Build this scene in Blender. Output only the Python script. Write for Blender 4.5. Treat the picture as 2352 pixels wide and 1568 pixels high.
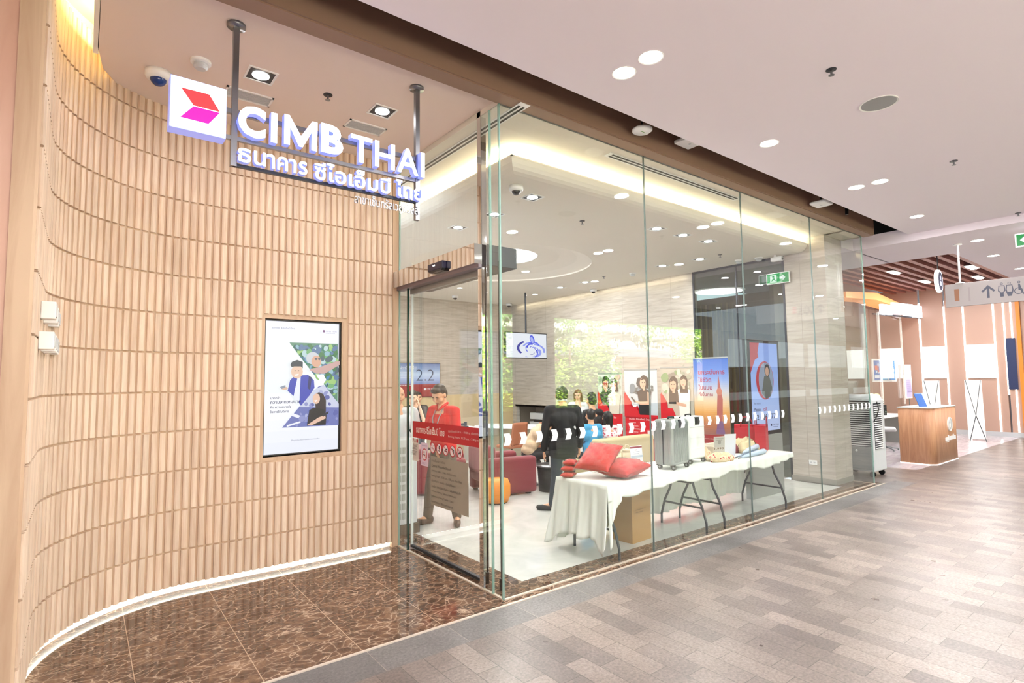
import bpy, bmesh, math, random
from mathutils import Vector, Matrix
random.seed(7)
S = bpy.context.scene
COL = S.collection
R = math.radians
PI = math.pi
for o in list(bpy.data.objects):
    bpy.data.objects.remove(o, do_unlink=True)

# ---------------------------------------------------------------- camera, world, sun, exposure
cd = bpy.data.cameras.new('camera'); cam = bpy.data.objects.new('camera', cd); COL.objects.link(cam)
CAMP = Vector((-2.555, -3.443, 1.65))
YAW, PITCH, ROLL = 0.6579, 0.06878, -0.01112
fwd = Vector((math.cos(PITCH)*math.sin(YAW), math.cos(PITCH)*math.cos(YAW), math.sin(PITCH)))
rt = Vector((math.cos(YAW), -math.sin(YAW), 0)); up = rt.cross(fwd)
rt2 = rt*math.cos(ROLL)+up*math.sin(ROLL); up2 = -rt*math.sin(ROLL)+up*math.cos(ROLL)
mw = Matrix((rt2, up2, -fwd)).transposed().to_4x4(); mw.translation = CAMP
cam.matrix_world = mw
cd.sensor_width = 36; cd.lens = 1271.476/2352*36; cd.clip_start = 0.05; cd.clip_end = 200
S.camera = cam
S.view_settings.view_transform = 'Standard'; S.view_settings.look = 'None'
S.view_settings.exposure = 0.0; S.view_settings.gamma = 1; S.view_settings.use_curve_mapping = False
W = bpy.data.worlds.new('sky'); S.world = W; W.use_nodes = True
bg = W.node_tree.nodes['Background']; bg.inputs[0].default_value = (0.80, 0.90, 1.0, 1); bg.inputs[1].default_value = 3.2
sd = bpy.data.lights.new('sun', 'SUN'); sd.energy = 90; sd.angle = R(1); sd.color = (1, .96, .88)
sun = bpy.data.objects.new('sun', sd); COL.objects.link(sun); sun.rotation_euler = (0, 0, 0)
sun.rotation_euler = (R(-25), R(10), 0)

# ---------------------------------------------------------------- materials
def lin(c):
    if isinstance(c, str):
        c = c.lstrip('#'); c = [int(c[i:i+2], 16)/255 for i in (0, 2, 4)]
        c = [x/12.92 if x <= .04045 else ((x+.055)/1.055)**2.4 for x in c]
    return (c[0], c[1], c[2], 1)
def mat(name, col, rough=.5, metal=0, emit=None, es=0, coat=0, spec=.5, alpha=1, trans=0, sheen=0):
    m = bpy.data.materials.new(name); m.use_nodes = True
    b = m.node_tree.nodes['Principled BSDF']
    b.inputs['Base Color'].default_value = lin(col); b.inputs['Roughness'].default_value = rough
    b.inputs['Metallic'].default_value = metal; b.inputs['Specular IOR Level'].default_value = spec
    b.inputs['Coat Weight'].default_value = coat; b.inputs['Coat Roughness'].default_value = .08
    b.inputs['Sheen Weight'].default_value = sheen
    b.inputs['Alpha'].default_value = alpha; b.inputs['Transmission Weight'].default_value = trans
    if emit is not None:
        b.inputs['Emission Color'].default_value = lin(emit); b.inputs['Emission Strength'].default_value = es
    return m
def nd(m, t, **k):
    n = m.node_tree.nodes.new(t)
    for a, v in k.items(): setattr(n, a, v)
    return n
def lk(m, a, b): m.node_tree.links.new(a, b)
def P(m): return m.node_tree.nodes['Principled BSDF']
def ramp(m, fac, stops):
    r = nd(m, 'ShaderNodeValToRGB'); el = r.color_ramp.elements
    while len(el) < len(stops): el.new(.5)
    for e, (p, c) in zip(el, stops): e.position = p; e.color = lin(c)
    lk(m, fac, r.inputs[0]); return r.outputs[0]
def coords(m, scale=(1, 1, 1), rot=(0, 0, 0), loc=(0, 0, 0), kind='Object'):
    t = nd(m, 'ShaderNodeTexCoord'); mp = nd(m, 'ShaderNodeMapping')
    mp.inputs['Scale'].default_value = scale; mp.inputs['Rotation'].default_value = rot; mp.inputs['Location'].default_value = loc
    lk(m, t.outputs[kind], mp.inputs[0]); return mp.outputs[0]
def noise(m, vec, scale, detail=4, rough=.5, dist=0):
    n = nd(m, 'ShaderNodeTexNoise'); n.inputs['Scale'].default_value = scale; n.inputs['Detail'].default_value = detail
    n.inputs['Roughness'].default_value = rough; n.inputs['Distortion'].default_value = dist
    lk(m, vec, n.inputs['Vector']); return n.outputs['Fac']
def mix(m, fac, a, b, blend='MIX'):
    n = nd(m, 'ShaderNodeMix', data_type='RGBA', blend_type=blend)
    for i, v in ((0, fac), (6, a), (7, b)):
        if isinstance(v, (int, float)): n.inputs[i].default_value = v
        elif isinstance(v, (tuple, str)): n.inputs[i].default_value = lin(v)
        else: lk(m, v, n.inputs[i])
    return n.outputs[2]
def math_(m, op, a, b=None, c=None):
    n = nd(m, 'ShaderNodeMath', operation=op)
    for i, v in enumerate((a, b, c)):
        if v is None: continue
        if isinstance(v, (int, float)): n.inputs[i].default_value = v
        else: lk(m, v, n.inputs[i])
    return n.outputs[0]
def bump(m, h, s=.2, d=.01):
    b = nd(m, 'ShaderNodeBump'); b.inputs['Strength'].default_value = s; b.inputs['Distance'].default_value = d
    lk(m, h, b.inputs['Height']); lk(m, b.outputs[0], P(m).inputs['Normal'])

def wood(name, c1, c2, rough=.45, sc=(9, 9, .5), per_island=True, jit=.25):
    m = mat(name, c1, rough)
    v = coords(m, sc)
    if per_island:
        g = nd(m, 'ShaderNodeNewGeometry'); cx = nd(m, 'ShaderNodeCombineXYZ')
        k = math_(m, 'MULTIPLY', g.outputs['Random Per Island'], 37.0)
        lk(m, k, cx.inputs[0]); lk(m, k, cx.inputs[2]); a = nd(m, 'ShaderNodeVectorMath', operation='ADD')
        lk(m, v, a.inputs[0]); lk(m, cx.outputs[0], a.inputs[1]); v = a.outputs[0]
    f = noise(m, v, 2.2, 6, .6, 1.2)
    c = ramp(m, f, [(.3, c2), (.62, c1)])
    if per_island:
        hs = nd(m, 'ShaderNodeHueSaturation'); lk(m, c, hs.inputs['Color'])
        g = nd(m, 'ShaderNodeNewGeometry')
        lk(m, math_(m, 'MULTIPLY_ADD', g.outputs['Random Per Island'], jit, 1-jit/2), hs.inputs['Value'])
        c = hs.outputs[0]
    lk(m, c, P(m).inputs['Base Color'])
    return m
M = {}
M['oak'] = wood('oak_slat', '#e2cdb8', '#d0b49b', .5, (7, 7, .6), True, .16)
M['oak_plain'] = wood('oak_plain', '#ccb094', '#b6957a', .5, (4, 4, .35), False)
M['pinkwood'] = wood('pale_veneer', '#d3ab98', '#c69a86', .45, (3, 3, .2), False)
M['white'] = mat('white_paint', '#f0eeeb', .6)
M['white_gloss'] = mat('white_plastic', '#f2f2f2', .35)
M['ceil_mall'] = mat('mall_ceiling_paint', '#f1e8f3', .8)
M['ceil_shop'] = mat('shop_ceiling_paint', '#ebe4da', .8)
M['ceil_entry'] = mat('entry_ceiling_paint', '#ecdcd4', .75)
M['taupe'] = mat('taupe_fascia', '#8c705e', .55)
M['taupe_dark'] = mat('dark_void', '#0b0708', .8)
M['black'] = mat('black_plastic', '#111114', .3)
M['blackmatte'] = mat('black_matte', '#1a1a1c', .6)
M['steel'] = mat('brushed_steel', '#8d8f94', .3, 1)
M['mirror'] = mat('mirror_steel', '#dcdcdc', .03, 1)
M['darksteel'] = mat('dark_steel', '#3c4047', .35, .6)
M['grey'] = mat('grey_plastic', '#8f9294', .4)
M['lightgrey'] = mat('light_grey_plastic', '#c6c9cc', .4)
M['silverpanel'] = mat('satin_silver', '#a5a8a6', .35, .5)
M['red'] = mat('red_fabric', '#d3141c', .7)
M['redprint'] = mat('red_print', '#c8101e', .35)
M['maroon'] = mat('maroon_fabric', '#7d2a33', .85, sheen=.3)
M['tan'] = mat('tan_leather', '#a86a4c', .6)
M['beige'] = mat('beige_fabric', '#c2b28e', .85)
M['cream'] = mat('cream_plastic', '#e6d8b8', .4)
M['card'] = mat('cardboard', '#b28b58', .8)
M['skin'] = mat('skin', '#d9a381', .5)
M['skin_pale'] = mat('pale_skin', '#e9bfa2', .5)
M['hair'] = mat('black_hair', '#17120f', .45)
M['hair_brown'] = mat('brown_hair', '#6a452c', .45)
M['lip'] = mat('lip', '#a8564c', .5)
M['trouser_brown'] = mat('brown_trousers', '#5b5147', .85)
M['trouser_navy'] = mat('navy_trousers', '#2c3440', .85)
M['suit'] = mat('black_suit', '#0d0e12', .7)
M['shoe_brown'] = mat('brown_shoe', '#4b3a30', .5)
M['shirt_beige'] = mat('beige_shirt', '#d0b596', .85)
M['shirt_blue'] = mat('sky_blue_shirt', '#4fa0cf', .85)
M['shirt_grey'] = mat('pale_grey_shirt', '#cfd3d6', .8)
M['lime'] = mat('lime_fabric', '#a8cf2e', .7)
M['cloth'] = mat('white_cloth', '#e9ebe6', .8)
M['amber'] = mat('amber', '#e08a2c', .5)
M['leaf'] = mat('leaf_green', '#5d9a2c', .5)
M['leaf2'] = mat('leaf_lime', '#9fc247', .5)
M['leafdark'] = mat('leaf_dark', '#2c5b2b', .5)
M['bark'] = mat('bark', '#6d5846', .9)
M['flower'] = mat('cream_flower', '#ddd0a0', .7)
M['blue'] = mat('blue_plastic', '#2e62b0', .4)
M['tubeblue'] = mat('pale_blue_wrap', '#b9cbe0', .25)
M['basket'] = mat('cream_wicker', '#ddd6c4', .8)
M['rose'] = mat('rose_pattern', '#c9546b', .8); M['rosepat'] = mat('rose_white_pattern', '#c9546b', .8); _m = M['rosepat']; _v = nd(_m, 'ShaderNodeTexVoronoi'); _v.inputs['Scale'].default_value = 26; lk(_m, coords(_m), _v.inputs['Vector']); lk(_m, ramp(_m, _v.outputs['Distance'], [(.3, '#c23a58'), (.42, '#f2dfe2')]), P(_m).inputs['Base Color'])
M['orange_lit'] = mat('orange_cove', '#e9a36a', .6, emit='#f0a060', es=.8)
M['lamp'] = mat('lamp_glow', '#ffffff', .5, emit='#fffaf2', es=14)
M['lampsoft'] = mat('soft_lamp_glow', '#ffffff', .5, emit='#fffaf2', es=5)
M['cove'] = mat('cove_glow', '#ffffff', .5, emit='#fff0c4', es=50)
M['led'] = mat('led_strip_glow', '#ffffff', .5, emit='#fbfff0', es=9)
M['strip'] = mat('wall_strip_glow', '#ffffff', .5, emit='#fdfff4', es=3)
M['endwood'] = mat('pinkish_oak_panel', '#bd9c8c', .45)
M['signglow'] = mat('sign_letter_glow', '#ffffff', .4, emit='#eef1ff', es=1.9)
M['signside'] = mat('sign_return_glow', '#aab6f4', .4, emit='#8f9dff', es=.55)
M['exitgreen'] = mat('exit_green', '#0fa04a', .4, emit='#13b356', es=.8)
M['whiteglow'] = mat('white_backlit', '#ffffff', .4, emit='#ffffff', es=1.2)
# pictures: flat colours carried on the faces
def attr_mat(name, es=0, rough=.4):
    m = mat(name, '#ffffff', rough); a = nd(m, 'ShaderNodeAttribute'); a.attribute_name = 'Col'
    lk(m, a.outputs['Color'], P(m).inputs['Base Color'])
    if es:
        for l_ in list(m.node_tree.links):
            if l_.to_socket == P(m).inputs['Base Color']: m.node_tree.links.remove(l_)
        P(m).inputs['Base Color'].default_value = (.02, .02, .02, 1)
        lk(m, a.outputs['Color'], P(m).inputs['Emission Color']); P(m).inputs['Emission Strength'].default_value = es
    return m
M['print'] = attr_mat('printed_picture')
M['screen'] = attr_mat('lit_screen', 1.0, .25)
# travertine, marble, paving, shop floor
m = mat('grey_travertine', '#c9bfb0', .35); v = coords(m, (1.2, 1.2, 14))
f = noise(m, v, 1.4, 7, .65, .8)
c = ramp(m, f, [(.3, '#a79d93'), (.5, '#bcb3a8'), (.7, '#cbc4bb')]); v2 = coords(m)
sx = nd(m, 'ShaderNodeSeparateXYZ'); lk(m, v2, sx.inputs[0])
h = math_(m, 'ADD', sx.outputs[0], sx.outputs[1]); j = math_(m, 'LESS_THAN', math_(m, 'PINGPONG', math_(m, 'ADD', h, .25), .62), .004)
lk(m, mix(m, math_(m, 'MULTIPLY', j, .6), c, '#8f857a'), P(m).inputs['Base Color']); M['trav'] = m

m = mat('brown_marble', '#3a2a22', .06, spec=.5); v = coords(m)
n1 = nd(m, 'ShaderNodeTexNoise'); n1.inputs['Scale'].default_value = 3.2; n1.inputs['Detail'].default_value = 7; lk(m, v, n1.inputs['Vector'])
va = nd(m, 'ShaderNodeVectorMath', operation='MULTIPLY_ADD'); lk(m, n1.outputs['Color'], va.inputs[0]); va.inputs[1].default_value = (.24, .24, .24); lk(m, v, va.inputs[2])
vo = nd(m, 'ShaderNodeTexVoronoi', feature='DISTANCE_TO_EDGE'); vo.inputs['Scale'].default_value = 13
mp = nd(m, 'ShaderNodeMapping'); mp.inputs['Scale'].default_value = (.85, 1.35, 1); mp.inputs['Rotation'].default_value = (0, 0, .15)
lk(m, va.outputs[0], mp.inputs[0]); lk(m, mp.outputs[0], vo.inputs['Vector'])
vein = ramp(m, vo.outputs['Distance'], [(0, '#ffffff'), (.06, '#505050'), (.17, '#000000')])
msk = ramp(m, noise(m, v, 7, 6, .7), [(.38, '#000000'), (.6, '#ffffff')])
base = ramp(m, noise(m, v, 5, 8, .7, 1.5), [(.3, '#3a281f'), (.5, '#5a4233'), (.68, '#836650')])
f2 = mix(m, 1.0, vein, msk, 'MULTIPLY')
c = mix(m, math_(m, 'MULTIPLY', f2, .72), base, '#d6bda6')
sx = nd(m, 'ShaderNodeSeparateXYZ'); lk(m, v, sx.inputs[0])
jx = math_(m, 'LESS_THAN', math_(m, 'PINGPONG', math_(m, 'ADD', sx.outputs[0], .015+5.65), .2825), .0022)
jy = math_(m, 'LESS_THAN', math_(m, 'PINGPONG', math_(m, 'ADD', sx.outputs[1], 6-.19), .3), .0018)
lk(m, mix(m, math_(m, 'MAXIMUM', jx, jy), c, '#b49b84'), P(m).inputs['Base Color']); M['marble'] = m

def paving(name, bw, bh, rot, c1, c2, mortar, off=.5, rough=.42):
    m = mat(name, c1, rough); v = coords(m, rot=(0, 0, rot)); b = nd(m, 'ShaderNodeTexBrick'); lk(m, v, b.inputs['Vector'])
    b.inputs['Scale'].default_value = 1; b.inputs['Brick Width'].default_value = bw; b.inputs['Row Height'].default_value = bh
    b.inputs['Mortar Size'].default_value = .0022; b.inputs['Color1'].default_value = lin(c1); b.inputs['Color2'].default_value = lin(c2)
    b.inputs['Mortar'].default_value = lin(mortar); b.offset = off
    vv = coords(m)
    n = ramp(m, noise(m, vv, 55, 3, .7), [(.3, '#b8b8b8'), (.7, '#ffffff')])
    n2 = ramp(m, noise(m, vv, .9, 4, .6), [(.3, '#a8a5a5'), (.65, '#ffffff')])
    c = mix(m, 1.0, b.outputs['Color'], n, 'MULTIPLY'); c = mix(m, .7, c, n2, 'MULTIPLY')
    lk(m, c, P(m).inputs['Base Color']); bump(m, noise(m, vv, 60, 3), .25, .002)
    lk(m, math_(m, 'MULTIPLY_ADD', noise(m, vv, 3, 3), .25, rough-.1), P(m).inputs['Roughness'])
    return m
M['pave'] = paving('stone_plank_paving', .375, .15, PI/2, '#a6988f', '#7d726d', '#675d57', .37, .30)
M['curb'] = paving('grey_border_tile', .565, .6, 0, '#8d8987', '#7d7a79', '#b5aba0', 0, .4)
m = mat('polished_floor', '#dcdcd6', .12, coat=.3); v = coords(m)
lk(m, ramp(m, noise(m, v, 1.8, 7, .6, 1), [(.35, '#cfd0ca'), (.6, '#e0e0db')]), P(m).inputs['Base Color']); M['shopfloor'] = m
m = mat('pale_stone_floor', '#cfc6cc', .15); v = coords(m, (1, 4, 1))
lk(m, ramp(m, noise(m, v, 1.8, 5, .6, 1), [(.35, '#bdb3bb'), (.6, '#ddd5da')]), P(m).inputs['Base Color']); M['palefloor'] = m
m = mat('counter_oak', '#c08e6a', .4); v = coords(m, (10, 10, .8))
lk(m, ramp(m, noise(m, v, 2, 6, .6, 1), [(.3, '#b07c5a'), (.65, '#cb9a76')]), P(m).inputs['Base Color']); M['counter'] = m
# thin clear glass and cling film
def glass(name, tint, fres=1.0, rough=0, body=0.0, bodycol='#9fb8ac'):
    m = bpy.data.materials.new(name); m.use_nodes = True; nt = m.node_tree; nt.nodes.clear()
    out = nd(m, 'ShaderNodeOutputMaterial'); tr = nd(m, 'ShaderNodeBsdfTransparent'); tr.inputs[0].default_value = lin(tint)
    gl = nd(m, 'ShaderNodeBsdfGlossy'); gl.inputs['Roughness'].default_value = rough
    fr = nd(m, 'ShaderNodeFresnel'); ge = nd(m, 'ShaderNodeNewGeometry')
    lk(m, math_(m, 'MULTIPLY_ADD', ge.outputs['Backfacing'], 1/1.5-1.5, 1.5), fr.inputs[0])
    mx = nd(m, 'ShaderNodeMixShader'); lk(m, math_(m, 'MINIMUM', math_(m, 'MULTIPLY', fr.outputs[0], fres), 1.0), mx.inputs[0])
    src = tr.outputs[0]
    if body:
        df = nd(m, 'ShaderNodeBsdfDiffuse'); df.inputs[0].default_value = lin(bodycol)
        m2 = nd(m, 'ShaderNodeMixShader'); m2.inputs[0].default_value = body; lk(m, src, m2.inputs[1]); lk(m, df.outputs[0], m2.inputs[2]); src = m2.outputs[0]
    lk(m, src, mx.inputs[1]); lk(m, gl.outputs[0], mx.inputs[2]); lk(m, mx.outputs[0], out.inputs[0])
    return m
M['glass'] = glass('clear_glass', (.965, .985, .975), 1.15)
M['glassedge'] = glass('green_glass_edge', (.75, .9, .86), 1.6, .05, .55, '#a9cfc6')
M['film'] = glass('cling_film', (1, 1, 1), 1.2, .14)
nt = M['film'].node_tree
bn = nd(M['film'], 'ShaderNodeBump'); bn.inputs['Strength'].default_value = .9; bn.inputs['Distance'].default_value = .02
lk(M['film'], noise(M['film'], coords(M['film'], (1, 1.6, 1)), 22, 4, .6, 2.5), bn.inputs['Height'])
for n in nt.nodes:
    if n.type == 'BSDF_GLOSSY': lk(M['film'], bn.outputs[0], n.inputs['Normal'])
M['acrylic'] = glass('red_acrylic', (.95, .55, .58), 1.0, .1, .45, '#d86a72')
M['joint'] = glass('grey_glass_joint', (.6, .68, .66), 1.2, .1, .5, '#8fa09c')
M['dimglass'] = glass('grey_tinted_glass', (.50, .56, .54), 2.2)

# ---------------------------------------------------------------- mesh builder
class MB:
    def __init__(s): s.v = []; s.f = []; s.mi = []; s.c = []; s.cur = 0; s.col = None
    def add(s, vs, fs):
        o = len(s.v); s.v += [tuple(p) for p in vs]
        for f in fs: s.f.append([i+o for i in f]); s.mi.append(s.cur); s.c.append(s.col)
        return s
    def box(s, x0, y0, z0, x1, y1, z1, mt=None):
        vs = [Vector((x, y, z)) for z in (z0, z1) for y in (y0, y1) for x in (x0, x1)]
        if mt is not None: vs = [mt @ p for p in vs]
        return s.add(vs, [(0, 2, 3, 1), (4, 5, 7, 6), (0, 1, 5, 4), (2, 6, 7, 3), (0, 4, 6, 2), (1, 3, 7, 5)])
    def cbox(s, c, d, rot=None):
        mt = Matrix.Translation(c) @ (rot.to_4x4() if rot is not None else Matrix())
        return s.box(-d[0]/2, -d[1]/2, -d[2]/2, d[0]/2, d[1]/2, d[2]/2, mt)
    def quad(s, *p): return s.add(p, [tuple(range(len(p)))])
    def tube(s, pts, rad, n=8, caps=True, flat=None):
        pts = [Vector(p) for p in pts]; m = len(pts)
        rad = rad if isinstance(rad, (list, tuple)) else [rad]*m
        vs = []; N = None
        for i, p in enumerate(pts):
            t = (pts[min(i+1, m-1)]-pts[max(i-1, 0)]).normalized()
            if N is None: N = t.orthogonal().normalized() if abs(t.z) < .99 else Vector((1, 0, 0))
            N = (N-t*N.dot(t)).normalized(); B = t.cross(N)
            for k in range(n):
                a = 2*PI*k/n; vs.append(p+(N*math.cos(a)+B*math.sin(a))*rad[i])
        fs = [(i*n+k, i*n+(k+1) % n, (i+1)*n+(k+1) % n, (i+1)*n+k) for i in range(m-1) for k in range(n)]
        if caps: fs += [tuple(reversed(range(n))), tuple(range((m-1)*n, m*n))]
        return s.add(vs, fs)
    def cyl(s, p0, p1, r0, r1=None, n=20): return s.tube([p0, p1], [r0, r0 if r1 is None else r1], n)
    def lathe(s, prof, c=(0, 0, 0), n=24, mt=None):
        vs = []
        for r, z in prof:
            for k in range(n):
                a = 2*PI*k/n; p = Vector((c[0]+r*math.cos(a), c[1]+r*math.sin(a), c[2]+z)); vs.append(mt @ p if mt is not None else p)
        m = len(prof)
        fs = [(i*n+k, i*n+(k+1) % n, (i+1)*n+(k+1) % n, (i+1)*n+k) for i in range(m-1) for k in range(n)]
        fs += [tuple(reversed(range(n))), tuple(range((m-1)*n, m*n))]
        return s.add(vs, fs)
    def ell(s, c, r, n=16, mrows=10, mt=None):
        vs = []
        if isinstance(r, (int, float)): r = (r, r, r)
        for i in range(1, mrows):
            t = PI*i/mrows
            for k in range(n):
                a = 2*PI*k/n; vs.append(Vector((r[0]*math.sin(t)*math.cos(a), r[1]*math.sin(t)*math.sin(a), r[2]*math.cos(t))))
        vs += [Vector((0, 0, r[2])), Vector((0, 0, -r[2]))]
        if mt is not None: vs = [mt @ p for p in vs]
        vs = [p+Vector(c) for p in vs]; m = mrows-1
        fs = [(i*n+k, (i+1)*n+k, (i+1)*n+(k+1) % n, i*n+(k+1) % n) for i in range(m-1) for k in range(n)]
        fs += [(m*n, k, (k+1) % n) for k in range(n)] + [(m*n+1, (m-1)*n+(k+1) % n, (m-1)*n+k) for k in range(n)]
        return s.add(vs, fs)
    def prism(s, poly, d0, d1, ax='z'):
        f = {'z': lambda a, b, d: (a, b, d), 'y': lambda a, b, d: (a, d, b), 'x': lambda a, b, d: (d, a, b)}[ax]
        n = len(poly); vs = [f(a, b, d0) for a, b in poly]+[f(a, b, d1) for a, b in poly]
        return s.add(vs, [tuple(reversed(range(n))), tuple(range(n, 2*n))]+[(i, (i+1) % n, n+(i+1) % n, n+i) for i in range(n)])
    def mesh(s, name, mats, smooth=False):
        me = bpy.data.meshes.new(name); me.from_pydata(s.v, [], s.f)
        for m_ in (mats if isinstance(mats, (list, tuple)) else [mats]): me.materials.append(M[m_] if isinstance(m_, str) else m_)
        me.polygons.foreach_set('material_index', s.mi)
        if any(c is not None for c in s.c):
            ca = me.color_attributes.new('Col', 'FLOAT_COLOR', 'CORNER'); i = 0
            for p, c in zip(me.polygons, s.c):
                cc = lin(c or '#ffffff')
                for _ in range(p.loop_total): ca.data[i].color = cc; i += 1
        bm = bmesh.new(); bm.from_mesh(me); bmesh.ops.recalc_face_normals(bm, faces=bm.faces); bm.to_mesh(me); bm.free()
        if smooth: me.shade_smooth() if smooth is True else me.shade_auto_smooth(angle=R(smooth)) if hasattr(me, 'shade_auto_smooth') else me.shade_smooth()
        return me
    def build(s, name, mats, parent=None, smooth=False, bevel=0, seg=2, **tags):
        ob = bpy.data.objects.new(name, s.mesh(name, mats, smooth)); COL.objects.link(ob)
        if parent is not None: ob.parent = parent
        if bevel:
            b = ob.modifiers.new('bevel', 'BEVEL'); b.width = bevel; b.segments = seg; b.limit_method = 'ANGLE'; b.angle_limit = R(40)
        for k, v_ in tags.items(): ob[k] = v_
        return ob
def thing(name, label, cat, loc=(0, 0, 0), rz=0, group=None):
    o = bpy.data.objects.new(name, None); COL.objects.link(o); o.empty_display_size = .1
    o.location = loc; o.rotation_euler = (0, 0, R(rz)); o['label'] = label; o['category'] = cat
    if group: o['group'] = group
    return o
def tag(o, label, cat, group=None):
    o['label'] = label; o['category'] = cat
    if group: o['group'] = group
    return o
def struct(o): o['kind'] = 'structure'; return o
def dup(root, loc=None, rz=None, label=None):
    def cp(o, par):
        c = o.copy(); COL.objects.link(c)
        if par is not None: c.parent = par
        for ch in list(o.children): cp(ch, c)
        return c
    c = cp(root, None)
    if loc is not None: c.location = loc
    if rz is not None: c.rotation_euler = (0, 0, R(rz))
    if label: c['label'] = label
    return c
def put(o, loc, rz=0): o.location = loc; o.rotation_euler = (0, 0, R(rz)); return o
# text as mesh lists fitted to a rectangle (x, z) plane facing -Y
def text_geo(body, bold=0.0, extrude=0.0):
    cu = bpy.data.curves.new('t', 'FONT'); cu.body = body; cu.offset = bold; cu.extrude = extrude; cu.resolution_u = 3
    ob = bpy.data.objects.new('t', cu); COL.objects.link(ob); dg = bpy.context.evaluated_depsgraph_get(); dg.update()
    me = bpy.data.meshes.new_from_object(ob.evaluated_get(dg))
    vs = [tuple(v.co) for v in me.vertices]; fs = [tuple(p.vertices) for p in me.polygons]
    bpy.data.objects.remove(ob); bpy.data.curves.remove(cu); bpy.data.meshes.remove(me)
    return vs, fs
def add_text(mb, body, x0, z0, x1=None, z1=None, h=None, y=0.0, depth=0.0, bold=0.0):
    vs, fs = text_geo(body, bold, .5 if depth else 0)
    if not vs: return mb
    ax = min(v[0] for v in vs); bx = max(v[0] for v in vs); ay = min(v[1] for v in vs); by = max(v[1] for v in vs)
    if h is not None: sz = h/(by-ay); sx_ = sz if x1 is None else (x1-x0)/(bx-ax)
    else: sx_ = (x1-x0)/(bx-ax); sz = sx_ if z1 is None else (z1-z0)/(by-ay)
    return mb.add([(x0+(v[0]-ax)*sx_, y-v[2]*depth, z0+(v[1]-ay)*sz) for v in vs], fs)
# flat printed picture, local x to the right, z up, facing -Y
class Pic(MB):
    L = 0
    def lay(s): s.L += 1; return -.00025*s.L
    def poly(s, pts, col): s.col = col; y = s.lay(); return s.add([(a, y, b) for a, b in pts], [tuple(range(len(pts)))])
    def rect(s, x0, z0, x1, z1, col): return s.poly([(x0, z0), (x1, z0), (x1, z1), (x0, z1)], col)
    def oval(s, x, z, rx, rz, col, n=20, t=0):
        ct, st = math.cos(t), math.sin(t)
        return s.poly([(x+rx*math.cos(2*PI*k/n)*ct-rz*math.sin(2*PI*k/n)*st, z+rx*math.cos(2*PI*k/n)*st+rz*math.sin(2*PI*k/n)*ct) for k in range(n)], col)
    def txt(s, body, x0, z0, col, h=None, x1=None, bold=0.0, z1=None): s.col = col; return add_text(s, body, x0, z0, x1, z1, h, s.lay(), 0, bold)
    def grad(s, x0, z0, x1, z1, cs, n=24):
        y = s.lay(); L_ = [lin(c) for c in cs]
        for i in range(n):
            t = (i+.5)/n*(len(L_)-1); k = min(int(t), len(L_)-2); u = t-k
            s.col = tuple(L_[k][q]*(1-u)+L_[k+1][q]*u for q in range(3))
            a = z0+(z1-z0)*i/n; b = z0+(z1-z0)*(i+1)/n; s.add([(x0, y, a), (x1, y, a), (x1, y, b), (x0, y, b)], [(0, 1, 2, 3)])
    def blobs(s, x0, z0, x1, z1, cols, n, r, seed=1):
        rn = random.Random(seed)
        for i in range(n):
            rr = r*(.5+rn.random()); s.oval(x0+rr+(x1-x0-2*rr)*rn.random(), z0+rr+(z1-z0-2*rr)*rn.random(), rr, rr*(.5+rn.random()*.5), rn.choice(cols), 9, rn.random()*3)
    def lines(s, x0, z0, w, n, dz, th, col, seed=1):
        rn = random.Random(seed)
        for i in range(n):
            x = x0
            while x < x0+w*(.7+.3*rn.random()):
                q = w*(.05+.08*rn.random()); s.rect(x, z0-i*dz, min(x+q, x0+w), z0-i*dz+th, col); x += q+w*.025
def lamp(name, loc, power, size=.1, col=(1, .975, .96), rot=(0, 0, 0), shape='DISK', sy=None, spread=PI, spot=None):
    if spot:
        l = bpy.data.lights.new(name, 'SPOT'); l.spot_size = R(spot); l.spot_blend = .6; l.shadow_soft_size = size/2
    else:
        l = bpy.data.lights.new(name, 'AREA'); l.shape = shape; l.size = size; l.spread = spread
        if sy: l.size_y = sy
    l.energy = power; l.color = col
    o = bpy.data.objects.new(name, l); COL.objects.link(o); o.location = loc; o.rotation_euler = rot; return o
# ---------------------------------------------------------------- large structure
def sbox(name, m, *a, bevel=0): return struct(MB().box(*a).build(name, m, bevel=bevel))
# floors
def slab(name, m, x0, y0, x1, y1, z1=0, z0=-.06): return sbox(name, m, x0, y0, z0, x1, y1, z1)
mk = MB(); mk.box(-2.95, -.09, -.06, .345, 1.9, 0); mk.box(.345, -.09, -.06, 7.22, .21, 0); mk.box(6.45, .21, -.06, 7.12, .9, 0)
mk.box(-.03, 1.9, -.06, .345, 2.6, 0)
struct(mk.build('floor_marble', 'marble'))
mk = MB(); mk.box(.345, .21, -.06, 6.5, 8.4, 0); mk.box(-2, 2.6, -.06, .345, 8.4, 0); mk.box(-2, 1.9, -.06, -.03, 2.6, 0)
struct(mk.build('floor_shop', 'shopfloor'))
sbox('floor_border', 'curb', -9, -.40, -.06, 7.6, -.11, 0)
mk = MB(); mk.box(-9, -8.2, -.06, 7.6, -.40, 0); mk.box(7.6, -8.2, -.06, 30, -.0, 0); mk.box(7.22, -.11, -.06, 7.6, 1.1, 0); mk.box(7.6, 0, -.06, 9.0, 1.1, 0); mk.box(7.12, .21, -.06, 7.22, 1.1, 0)
struct(mk.build('floor_paving', 'pave'))
slab('floor_neighbour', 'palefloor', 9.0, .0, 17.4, 3.6); slab('floor_side_room', 'shopfloor', 6.5, 1.1, 9.0, 6)
slab('floor_courtyard', mat('pale_court_paving', '#a9a49c', .8), -12, -16, 34, -8.2, -.0, -.1)
mk = MB()
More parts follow.
